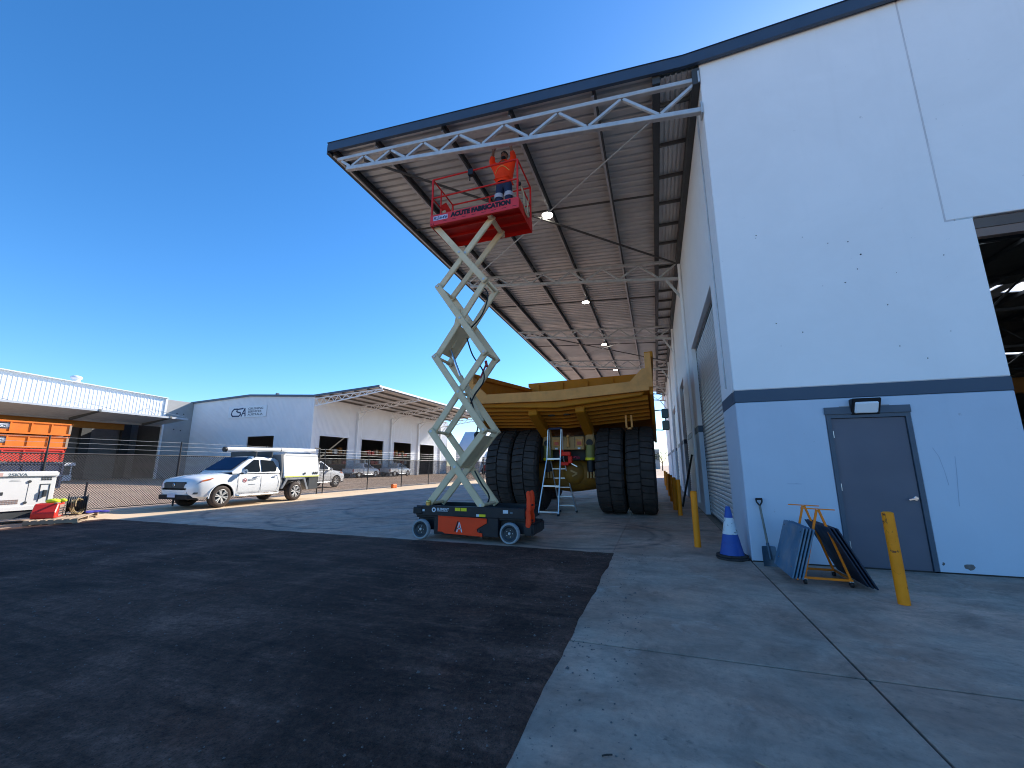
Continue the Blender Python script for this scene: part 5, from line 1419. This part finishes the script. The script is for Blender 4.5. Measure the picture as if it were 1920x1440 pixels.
for q in range(4):
    for z_ in (1.055, 1.10): build(MB().box(gx1, gx1 + .006, 6.72 + q * .055, 6.72 + q * .055 + .042, z_, z_ + .035), "vent_slot", 'dark_trim', G)
for q in range(7):
    for z_ in (.47, .51, .55): build(MB().box(gx1, gx1 + .005, 5.95 + q * .06, 5.95 + q * .06 + .05, z_, z_ + .03), "vent_slot", 'vent_brown', G)
build(MB().box(gx1, gx1 + .006, 5.86, 6.06, .70, .78), "door_handle", 'dark_trim', G)
build(MB().box(gx1, gx1 + .004, 6.15, 6.32, 1.075, 1.08).box(gx1, gx1 + .004, 6.13, 6.34, 1.045, 1.05), "small_print", 'grey_print', G)
build(MB().box(gx1, gx1 + .01, 6.72, 6.735, .5, .96).box(gx1, gx1 + .01, 6.735, 6.92, .945, .96).box(gx1, gx1 + .01, 6.905, 6.92, .5, .945), "access_hatch", 'dark_trim', G)
build(MB().box(gx1, gx1 + .07, 6.78, 6.86, .62, .80), "power_plug", 'dark_trim', G, bevel=.015)

PL = thing("pallet", (-15.0, 7.0, 0), "weathered timber pallet carrying a red welder near the generator", "pallet", rz=R(-38))
for i in range(7): build(MB().box(-1.0, .95, -.48 + i * .14, -.48 + i * .14 + .10, .105, .125), "top_board", 'pallet', PL)
for x in (-1.0, -.05, .87): build(MB().box(x, x + .09, -.48, .46, .03, .104), "bearer", 'pallet', PL)
for y in (-.48, -.05, .38): build(MB().box(-1.0, .95, y, y + .09, .005, .029), "bottom_board", 'pallet', PL)
WD = thing("welder", (-14.95, 6.62, .126), "red welding machine with leads on the timber pallet", "welder", rz=R(52))
build(xprof([(-.30, 0), (.30, 0), (.30, .36), (-.14, .36), (-.30, .14)], -.22, .22), "casing", 'box_red', WD, bevel=.02)
build(MB().box(.221, .232, -.1, .27, .04, .32), "side_grille", mat("grille", (.3, .2, .17), .6), WD)
for z_ in (.09, .15, .21): build(MB().box(.232, .238, -.08, .25, z_, z_ + .03), "grille_slot", 'dark_trim', WD)
build(MB().box(-.2, .2, .302, .31, .04, .34), "front_face", 'black_plastic', WD)
build(MB().box(.15, .21, -.26, .34, .361, .375), "top_tray", 'pallet', WD)
single(MB().ball((-15.0, 6.72, .53), .14, 12, 8, (1.4, 1.0, .45)).ball((-14.92, 6.86, .54), .1, 10, 8, (1.3, .8, .5)), "hi_vis_vest", 'hi_vis', (-15, 6.72, .49), "crumpled lime hi-vis vest lying on the red welder", "vest", smooth=70)
def coil(c, r, n, rr, ax, name, ma, label, cat, jit=.03, tube=.014):
    rnd_ = random.Random(len(name) + int(r * 100)); pts = []
    c = V(c); ax = V(ax).normalized(); x = ax.cross(V((0, 0, 1))).normalized(); y = ax.cross(x)
    for i in range(n * 14 + 1):
        t = 2 * math.pi * i / 14; q = r * (1 + rnd_.uniform(-jit, jit))
        pts.append(c + x * q * math.cos(t) + y * q * math.sin(t) + ax * (rr * i / (n * 14)))
    low = min(p.z for p in pts)
    return single(MB().tube(pts, tube, 6), name, ma, (c.x, c.y, low - tube), label, cat, smooth=60)
coil((-15.05, 7.2, .34), .20, 3, .12, (.75, .5, .2), "hose_coil", 'hose', "loose coil of tan hose beside the welder", "hose", .12)
RL = thing("cable_reel", (-15.28, 7.35, .126), "black cable reel standing on the pallet end", "cable reel", rz=R(-28))
for y in (-.19, .19): build(MB().lathe([(.06, -.006), (.27, -.006), (.27, .006), (.06, .006)], (0, y, .272), (0, 1, 0), 28), "flange", 'black_plastic', RL)
dm = MB()
for i in range(9): dm.lathe([(.19, -.02), (.212, 0), (.19, .02)], (0, -.165 + i * .041, .272), (0, 1, 0), 26)
build(dm, "cable_turns", 'dark_trim', RL, smooth=60)
build(MB().cyl((0, -.2, .272), (0, .2, .272), .04, n=12), "reel_hub", 'galv', RL)
single(MB().prism([(-15.62, 7.62, .1), (-15.42, 7.52, .1), (-15.50, 7.56, .98)], (.02, .04, 0)), "fin_plate", mat("brown steel plate", (.09, .06, .055), .7), (-15.52, 7.57, .1), "tall brown steel fin plate standing behind the cable reel", "plate")
bc_ = MB()
for i in range(10): bc_.ball((-15.28 + random.uniform(-.2, .2), 7.72 + random.uniform(-.2, .2), .15), .10, 8, 6, (1.3, 1.2, .3))
single(bc_, "blue_rag", 'blue_cloth', (-15.28, 7.72, .12), "crumpled purple-blue rag on the far end of the pallet", "rag", smooth=70)
BK = thing("bucket_attachment", (-14.55, 4.95, 0), "olive steel bucket attachment at the far left below the generator", "bucket", rz=R(75))
build(MB().prism([(-.7, -.5, .12), (.62, -.5, .12), (.1, -.5, .52), (-.7, -.5, .52)], (0, 1.0, 0)), "shell", 'olive', BK, bevel=.02)
build(MB().box(-.6, .5, -.46, .46, .0, .118), "base_skid", 'truck_dark', BK)
build(MB().box(.3, .46, -.5, -.42, .0, .14), "wear_foot", 'truck_dark', BK)

# ================================================================== chain link fence
FX = -16.75
F = thing("chain_link_fence", (FX, 10.8, 0), "black chain-link fence with barbed wire across the middle distance", "fence", world=True)
py = [-.1 + 3.62 * i for i in range(0, 16)]
for i, y in enumerate(py):
    o = build(MB().cyl((FX, y, 0), (FX, y, 1.85), .03, n=10).cyl((FX, y, 1.85), (FX - .0, y, 2.32), .022, n=8), "fence_post", 'fence_black', F, smooth=40)
    o.data.update()
for z_, r_ in ((1.80, .02), (.12, .012)):
    build(MB().cyl((FX, py[0], z_), (FX, py[-1], z_), r_, n=8), "rail", 'fence_black', F)
for z_ in (1.97, 2.12, 2.27): build(MB().cyl((FX, py[0], z_), (FX, py[-1], z_), .0045, n=5), "barbed_wire", 'barb', F)
wm = MB(); pit = .074
def wire(p, q, r):
    p, q = V(p), V(q); wm.add([p + V((0, r, 0)), p + V((r, -r, 0)), p + V((-r, -r, 0)), q + V((0, r, 0)), q + V((r, -r, 0)), q + V((-r, -r, 0))], [(0, 1, 4, 3), (1, 2, 5, 4), (2, 0, 3, 5)])
H0, H1 = .1, 1.80
yy = py[0] - 1.7
while yy < py[-1]:
    for s in (1, -1):
        ya, yb = (yy, yy + (H1 - H0)) if s > 0 else (yy + (H1 - H0), yy)
        wire((FX + s * .004, ya, H0), (FX + s * .004, yb, H1), .0078)
    yy += pit
mo_ = build(wm, "chain_mesh", 'wire', F); mo_["kind"] = "stuff"
# gate post pair behind the ute
for y in (17.6,):
    build(MB().tube([(FX, y, 0), (FX, y, 2.32), (FX, y - .35, 2.32)], .03, 8), "gate_post", 'fence_black', F)
single(MB().box(-16.25, -16.05, 23.3, 23.75, 0.001, .26), "fence_block", 'orange_plastic', (-16.15, 23.5, 0), "small orange plastic fence block on the sunlit ground", "block", bevel=.04)

# ================================================================== sign building (middle distance)
S = thing("sign_building", (-37, 37.4, 0), "grey-white steel shed with a lettered sign board and truss canopy beyond the fence", "building", world=True)
SX, SY = -37.0, 37.4
def stop(x): return 9.40 + .062 * (SX - x) if x > -47 else 10.02 - .041 * (-47 - x)
def front_rib(x0, x1, z0fn, z1fn):
    return MB().ribbed(x1 - x0, lambda t: (x0 + t, SY, z0fn(x0 + t)), lambda t: (x0 + t, SY, z1fn(x0 + t)), (0, -1, 0), .2, .03)
build(front_rib(-57.2, -46.8, lambda x: 0, stop), "wall_cladding", 'white_clad', S)
build(front_rib(-46.8, -42.6, lambda x: 4.95, stop), "wall_cladding", 'white_clad', S)
build(front_rib(-42.6, SX, lambda x: 0, stop), "wall_cladding", 'white_clad', S)
build(MB().box(SX - .05, SX + .08, SY - .06, SY + .3, 0, 9.3), "corner_flashing", 'white_clad', S)
build(MB().box(-46.95, -46.8, SY - .05, SY + .1, 0, 5.0), "door_jamb", 'white_clad', S)
d_ = [(38.6, 43.46), (46.0, 50.8), (53.3, 58.0), (60.6, 65.3)]
prev = SY + .02
def side_rib(y0, y1, z0, z1=9.3): return MB().ribbed(y1 - y0, lambda t: (SX, y0 + t, z0), lambda t: (SX, y0 + t, z1), (1, 0, 0), .2, .03)
for a, b_ in d_:
    build(side_rib(prev, a, 0), "wall_cladding", 'white_clad', S); build(side_rib(a, b_, 4.9), "wall_cladding", 'white_clad', S); prev = b_
    build(MB().box(SX - .1, SX + .06, a - .08, a, 0, 4.95).box(SX - .1, SX + .06, b_, b_ + .08, 0, 4.95).box(SX - .1, SX + .06, a, b_, 4.9, 5.0), "door_frame", 'white_clad', S)
build(side_rib(prev, 70, 0), "wall_cladding", 'white_clad', S)
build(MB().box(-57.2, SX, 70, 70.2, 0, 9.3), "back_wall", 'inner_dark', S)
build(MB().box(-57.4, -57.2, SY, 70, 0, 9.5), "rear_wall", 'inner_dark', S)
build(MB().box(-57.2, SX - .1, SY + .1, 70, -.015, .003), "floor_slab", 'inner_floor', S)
for x0, x1 in ((-57.4, -47), (-47, SX)):
    build(MB().hexa([(x0, SY - .1, stop(x0)), (x1, SY - .1, stop(x1)), (x1, 70.2, stop(x1)), (x0, 70.2, stop(x0)), (x0, SY - .1, stop(x0) + .08), (x1, SY - .1, stop(x1) + .08), (x1, 70.2, stop(x1) + .08), (x0, 70.2, stop(x0) + .08)]), "roof_sheet", 'roof_outer', S)
    build(xz([(x0, stop(x0) - .12), (x1, stop(x1) - .12), (x1, stop(x1) + .13), (x0, stop(x0) + .13)], SY - .2, SY - .101), "barge_fascia", 'navy_flash', S)
build(MB().box(-44.2, -43.9, SY + 1, SY + 1.3, stop(-44) + .05, stop(-44) + .5), "roof_vent", 'navy_flash', S)
# sign
sb = build(MB().box(-50.4, -44.1, SY - .10, SY - .05, 7.30, 8.72), "sign_board", mat("pale sign board", (.70, .76, .80), .5, 0, .02), S)
yS = SY - .103
build(MB(), "x", 'navy_print') if False else None
def stroke(pts, w, nm="sign_letter", ma='navy_print'):
    m_ = MB()
    for (xa, za), (xb, zb_) in zip(pts[:-1], pts[1:]):
        d = V((xb - xa, 0, zb_ - za)).normalized(); n2 = V((-d.z, 0, d.x)) * w / 2; e = d * w * .35
        a, b_ = V((xa, yS, za)) - e, V((xb, yS, zb_)) + e
        m_.prism([a + n2, a - n2, b_ - n2, b_ + n2], (0, -.004, 0))
    build(m_, nm, ma, sb)
k_ = 1.0
stroke([(-48.95, 8.40), (-49.45, 8.40), (-49.75, 8.15), (-49.85, 7.75), (-49.6, 7.52), (-48.55, 7.50), (-48.30, 7.70), (-48.38, 7.95), (-48.75, 8.0), (-49.0, 8.12), (-48.9, 8.36), (-47.95, 8.44)], .17)
stroke([(-48.15, 7.5), (-47.65, 8.42), (-47.5, 7.5)], .17); stroke([(-47.9, 7.82), (-47.55, 7.82)], .13)
for tx, zz in (("CRUSHING", 8.24), ("SERVICES", 7.88), ("AUSTRALIA", 7.52)):
    text("sign_lettering", tx, .36, 'grey_print', sb, (-47.1, yS, zz), (1, 0, 0), (0, 0, 1), bold=.012, width=2.45 if tx != "SERVICES" else 2.2)
# canopy of the sign building
def scz(x): return 9.38 + .062 * (x - SX)
SC1 = -28.0
for a, b_ in zip((37.3, 44.9, 52.3, 59.8), (44.9, 52.3, 59.8, 67.3)):
    sh = build(MB().ribbed(b_ - a, lambda t: (SX, a + t, scz(SX)), lambda t: (SC1, a + t, scz(SC1)), (0, 0, 1), .3, .04, th=.004), "canopy_sheet", 'zinc_sheet', S)
    for x in (-36.5, -34.8, -33.1, -31.4, -29.7, -28.1):
        build(MB().box(x - .04, x + .04, a + .02, b_ - .02, scz(x) - .21, scz(x) - .01), "purlin", 'purlin', sh)
build(xz([(SX, scz(SX) - .1), (SC1, scz(SC1) - .1), (SC1, scz(SC1) + .12), (SX, scz(SX) + .12)], 37.1, 37.19), "barge_fascia", 'navy_flash', S)
build(MB().box(SC1 - .03, SC1 + .03, 37.19, 67.3, scz(SC1) - .1, scz(SC1) + .1), "eave_trim", 'white_clad', S)
for yv in (37.45, 44.9, 52.3, 59.8, 67.2):
    def zt2(x): return scz(x) - .28
    def zb2(x): return scz(x) - 1.15 + .075 * (x - SX)
    t_ = build(MB().beam((SX + .1, yv, zt2(SX)), (SC1 + .2, yv, zt2(SC1)), .1, .1), "canopy_truss", 'white_clad', S)
    build(MB().beam((SX + .1, yv, zb2(SX)), (SC1 + .4, yv, zb2(SC1)), .1, .1), "bottom_chord", 'white_clad', t_)
    n = 16
    for i in range(n):
        x0 = SX + .2 + i * 8.4 / n; x1 = x0 + 8.4 / n
        a, b_ = ((x0, yv, zb2(x0)), (x1, yv, zt2(x1))) if i % 2 else ((x0, yv, zt2(x0)), (x1, yv, zb2(x1)))
        build(MB().beam(a, b_, .06, .06), "web_member", 'white_clad', t_)
    if yv > 40:
        build(MB().box(SX + .05, SX + .3, yv - .1, yv + .1, 0, zb2(SX)), "column", 'white_clad', t_)
        build(MB().beam((SX + .2, yv, zb2(SX) - 1.0), (SX + 1.5, yv, zb2(SX + 1.5)), .08, .08), "knee_brace", 'white_clad', t_)
# shelving glimpsed in the doorways
rnd = random.Random(21)
for a, b_ in d_:
    rk = build(MB().box(SX - 6, SX - 5.4, a, b_, 0, .2).box(SX - 6, SX - 5.4, a, b_, 1.6, 1.7).box(SX - 6, SX - 5.4, a, b_, 3.0, 3.1), "shelf_rack", mat("brown rack", (.20, .09, .06), .7), S)
    for z_ in (.2, 1.7, 3.1):
        for q in range(5):
            y_ = a + .3 + q * .95
            build(MB().box(SX - 5.95, SX - 5.45, y_, y_ + .6, z_ + .001, z_ + rnd.uniform(.4, .9)), "stored_box", ('pallet', 'skip_red', 'white_clad', 'crane')[rnd.randrange(4)], rk)

# stair block beyond the canopy
SB = thing("stair_block", (-36, 74, 0), "white stair block with railing behind the sign building", "building", world=True)
build(MB().prism([(-37, 74, 0), (-37, 82, 0), (-37, 82, 8.2), (-37, 78, 8.2), (-37, 74, 4.4)], (5, 0, 0)), "wall", 'white_clad', SB)
build(MB().tube([(-31.95, 74, 5.4), (-31.95, 78, 9.2), (-31.95, 82, 9.2)], .04, 6), "handrail", 'fence_black', SB)
for q in range(8): build(MB().box(-31.99, -31.0, 74.1 + q * .5, 74.6 + q * .5, .2 + q * .5, .7 + q * .5), "step", 'white_clad', SB)
build(MB().box(-31.99, -31.95, 75.2, 76.6, 0, 3.0), "door", 'dark_beam', SB)

# ================================================================== open shed with white wall (far left)
K = thing("open_shed", (-57, 17, 0), "long open-fronted shed with bright white ribbed wall at far left", "building", world=True)
KX = -57.0
def kz(y): return 10.33 - .042 * (y - 20)
build(MB().ribbed(46, lambda t: (KX, -12 + t, 6.9), lambda t: (KX, -12 + t, kz(-12 + t)), (1, 0, 0), .34, .035), "wall_cladding", mat("bright white cladding", (.82, .84, .84), .4, 0, .02), K)
build(MB().hexa([(KX + .3, -12, kz(-12) - .02), (KX + .3, 34.2, kz(34.2) - .02), (KX - 20, 34.2, 9), (KX - 20, -12, 9), (KX + .3, -12, kz(-12) + .06), (KX + .3, 34.2, kz(34.2) + .06), (KX - 20, 34.2, 9.1), (KX - 20, -12, 9.1)]), "roof_sheet", 'white_clad', K)
build(MB().cyl((KX - 1, 25.8, 10.2), (KX - 1, 25.8, 10.75), .35, n=16).ball((KX - 1, 25.8, 10.75), .5, 14, 8, (1, 1, .5)), "roof_vent", 'white_clad', K, smooth=50)
AW = -52.4
build(MB().hexa([(AW, -12, 7.10), (AW, 33.9, 6.86), (KX, 33.9, 6.4), (KX, -12, 6.4), (AW, -12, 7.18), (AW, 33.9, 6.94), (KX, 33.9, 6.46), (KX, -12, 6.46)]), "awning_sheet", mat("grey awning soffit", (.52, .53, .53), .6), K)
build(MB().hexa([(AW - .02, -12, 7.05), (AW - .02, 33.9, 6.81), (AW + .14, 33.9, 6.81), (AW + .14, -12, 7.05), (AW - .02, -12, 7.24), (AW - .02, 33.9, 7.0), (AW + .14, 33.9, 7.0), (AW + .14, -12, 7.24)]), "gutter", 'roller', K)
for y_ in (8.5, 17.5, 25.5, 32):
    build(MB().beam((AW + .2, y_, 6.95), (KX, y_, 6.3), .2, .25), "awning_beam", mat("dark grey beam", (.10, .11, .11), .6), K)
    build(MB().cyl((AW + .1, y_ - 1.7, 7.15), (KX + .06, y_, 8.25), .03, n=6).cyl((AW + .1, y_ + 1.7, 7.1), (KX + .06, y_, 8.25), .03, n=6), "awning_tie", 'galv', K)
build(MB().box(KX - .3, KX, -12, 34, 6.2, 6.9), "lintel_beam", 'conc_panel', K)
build(MB().box(KX - 1.4, KX - 1.0, -12, 30.8, 5.55, 6.25), "crane_beam", 'crane', K)
build(MB().box(KX - 8, KX - 7.8, -12, 37, 0, 9), "back_wall", mat("dim back wall", (.2, .2, .2), .8), K)
build(MB().box(KX - 18, KX, 36, 36.2, 0, 9), "end_wall", 'inner_dark', K)
build(MB().box(KX - 18, KX, -12.2, -12, 0, 9), "end_wall", 'inner_dark', K)
for y_ in range(-10, 36, 4): build(MB().box(KX - 7.7, KX - 7.2, y_, y_ + .9, 0, 8), "column", 'dark_beam', K)
build(MB().box(KX - .25, KX + .05, 34.25, 37.6, 0, 9.62), "tilt_panel", 'conc_panel', K, bevel=.02)
build(MB().box(KX - .1, KX + .12, 34.0, 34.22, 0, 9.66), "corner_flashing", 'white_clad', K)
for y_, z_ in ((35.5, 8.0), (36.3, 8.0), (35.4, 6.0), (36.2, 5.9)): build(MB().cyl((KX + .05, y_, z_), (KX + .056, y_, z_), .08, n=10), "lifting_point", 'dark_beam', K)
# machine parked inside the shed
mw = MB().box(-55.2, -53.4, 23.4, 25.0, 1.9, 2.2).box(-55.1, -53.5, 23.5, 24.9, .5, 1.0)
for x in (-55.1, -53.6):
    for y in (23.5, 24.8): mw.beam((x, y, .9), (x, y, 2.0), .1, .1)
single(mw, "parked_machine", 'white_clad', (-54.3, 24.2, .5), "small white machine with roofed cab parked in the open shed", "machine", bevel=.03).location.z = .12

# ================================================================== skips
def skip(x, y, z, ma, label, mark=True):
    o = thing("skip_bin", (x, y, z), label, "skip", "stacked skip bins")
    Lh, h, wd = 3.9, .80, 1.9
    build(MB().hexa([(-wd, -2 * Lh + .05, .02), (0, -2 * Lh + .05, .02), (0, 0 - .05, .02), (-wd, -.05, .02), (-wd, -2 * Lh, h), (0, -2 * Lh, h), (0, 0, h), (-wd, 0, h)]), "tub", ma, o)
    build(MB().box(-.02, .06, -2 * Lh, .04, h - .09, h).box(-wd - .04, .06, -.02, .06, h - .09, h), "rim", ma, o)
    build(MB().box(-.02, .05, -2 * Lh, .02, .0, .10), "sill", ma, o)
    build(MB().box(-.01, .055, -.09, .03, .1, h - .09), "corner_post", 'pallet' if ma == 'skip_orange' else ma, o)
    for i in range(8): build(MB().box(.0, .05, -.95 * (i + 1) - .05, -.95 * (i + 1) + .02, .1, h - .09), "stiffener", ma, o)
    if mark:
        pl_ = build(MB().box(.006, .016, -3.35, -2.9, .26, .66), "maker_plate", 'white_sticker', o)
        build(MB().box(.016, .020, -3.35, -2.9, .27, .34).box(.016, .020, -3.35, -2.9, .57, .65), "plate_bar", 'black_print', pl_)
        text("plate_lettering", "CMS", .22, 'grey_print', pl_, (.017, -3.3, .37), (0, 1, 0), (0, 0, 1), bold=.006, width=.34)
    return o
for k, (ma, lb) in enumerate((('skip_blue', "lowest dark blue skip of the stack at far left"), ('skip_blue', "second dark skip from the bottom of the far-left stack"), ('skip_red', "red skip under the two orange ones at far left"),
                              ('skip_orange', "lower of the two orange skips stacked at far left"), ('skip_orange', "topmost orange skip of the far-left stack"))):
    skip(-38 + (.0 if k != 3 else -.1), 17.15 - (.12 if k == 2 else 0), .02 + .87 * k, ma, lb, k > 1)

# ================================================================== trees beyond the yard
def tree(x, y, h, r, label, seed, n=900):
    rr = random.Random(seed)
    o = thing("tree", (x, y, 0), label, "tree", "trees beyond the yards")
    tm = MB().cyl((0, 0, 0), (.1, 0, h * .5), h * .03, h * .018, n=8)
    cl = []
    for i in range(9):
        a = rr.uniform(0, 6.28); q = r * rr.uniform(.25, .8); z = h * rr.uniform(.5, .92)
        c = V((q * math.cos(a), q * math.sin(a), z)); cl.append((c, r * rr.uniform(.28, .5)))
        tm.cyl((.05, 0, h * rr.uniform(.3, .5)), c, h * .012, h * .004, n=5)
    build(tm, "trunk", 'trunk', o)
    lm = MB()
    for i in range(n):
        c, q = cl[rr.randrange(len(cl))]
        d = V((rr.gauss(0, 1), rr.gauss(0, 1), rr.gauss(0, .75))).normalized() * q * rr.uniform(.4, 1.0)
        p = c + d; s = rr.uniform(.08, .2) * h / 7
        u = V((rr.gauss(0, 1), rr.gauss(0, 1), rr.gauss(0, 1))).normalized(); w = u.orthogonal().normalized()
        lm.add([p - u * s, p + w * s * .5, p + u * s, p - w * s * .5], [(0, 1, 2, 3)])
    build(lm, "crown", 'leaf', o)
tree(-42, 104, 8, 3.4, "loose green tree left of the haul truck's tyres, far behind", 1)
tree(-37, 108, 7, 3.0, "smaller green tree beside the first one far behind the tyres", 2)
tree(-3, 120, 5.5, 3.0, "low green tree seen through the gap right of the truck", 3)
tree(1.2, 112, 5, 2.6, "bushy tree at the far end of the workshop wall", 4)
tree(-8, 125, 6, 3.2, "dark tree far beneath the truck's right side", 5)
tree(-22, 118, 6, 3, "tree far behind the scissor lift's base", 6)
# far low shed and plant seen under the lift
FS = thing("far_shed", (-33, 88, 0), "low white-roofed shed far behind the scissor arms", "building", world=True)
build(MB().box(-36, -24, 88, 96, 0, 3.4), "wall", 'conc_panel', FS)
build(MB().hexa([(-37, 87, 3.4), (-23, 87, 3.4), (-23, 97, 3.4), (-37, 97, 3.4), (-37, 87, 3.7), (-23, 87, 3.7), (-23, 92, 4.6), (-37, 92, 4.6)]), "roof", 'white_clad', FS)
tk = thing("red_loader", (-26.5, 66, 0), "small red loader parked far behind the scissor arms", "loader", world=True)
build(MB().box(-27.6, -25.8, 65.2, 67, .5, 1.5), "body", 'skip_red', tk, bevel=.1)
build(MB().box(-27.3, -26.1, 65.6, 66.6, 1.5, 2.4), "cab", 'glass', tk, bevel=.06)
for x in (-27.5, -26.0):
    for y in (65.3, 66.9): build(MB().cyl((x - .15, y, .5), (x + .15, y, .5), .5, n=18), "wheel", 'rubber', tk, smooth=40)
# crane mast building far right gap
FB = thing("far_office", (3, 160, 0), "pale far-off building at the end of the alley by the wall", "building", world=True)
build(MB().box(-8, 1.0, 160, 170, 0, 7), "wall", 'conc_panel', FB)
for q in range(4): build(MB().box(-7 + q * 2, -6 + q * 2, 159.9, 160.05, 3.5, 5), "window", 'glass', FB)

# ================================================================== loose stones
rnd = random.Random(5); sm = MB()
for i in range(2400):
    if i < 1900: x, y = -.9 - (rnd.random() ** 1.4) * 9, rnd.uniform(1.0, 7.2)
    else: x, y = rnd.uniform(-1.1, -.2), rnd.uniform(1.3, 7.3)
    s = rnd.choice((.003, .004, .005, .006, .008)) * rnd.uniform(.7, 1.3)
    if rnd.random() < .02: s = rnd.uniform(.010, .018)
    z = .016 if x < -.85 else .002
    a = rnd.uniform(0, 3)
    ca, sa = math.cos(a) * s, math.sin(a) * s
    sm.add([(x + ca, y + sa, z), (x - sa, y + ca, z), (x - ca, y - sa, z), (x + sa * 1.3, y - ca * 1.3, z), (x + ca * .2, y, z + s * .9), (x, y, z - s * .4)],
           [(0, 1, 4), (1, 2, 4), (2, 3, 4), (3, 0, 4), (1, 0, 5), (2, 1, 5), (3, 2, 5), (0, 3, 5)])
st = build(sm, "loose_stones", mat("grey stone", (.15, .125, .115), .8, 0, .5, 90))
tagit(st, "loose grey stones scattered on the asphalt", "stones", kind="stuff")
# a few sticks / leaves on the slab
for (x, y, l, a, lb) in ((.35, 2.55, .09, -.7, "short pale twig on the concrete near the bottom edge"), (-.35, 2.35, .05, .3, "small dark leaf on the concrete at the bottom centre"), (-2.6, 5.6, .16, .4, "dark twig lying on the asphalt below the lift")):
    single(MB().tube([(x, y, .008), (x + l * .5 * math.cos(a), y + l * .5 * math.sin(a), .013), (x + l * math.cos(a), y + l * math.sin(a) + .01, .008)], .004, 5), "twig", 'pallet' if l == .09 else 'truck_dark', (x, y, .004), lb, "twig")
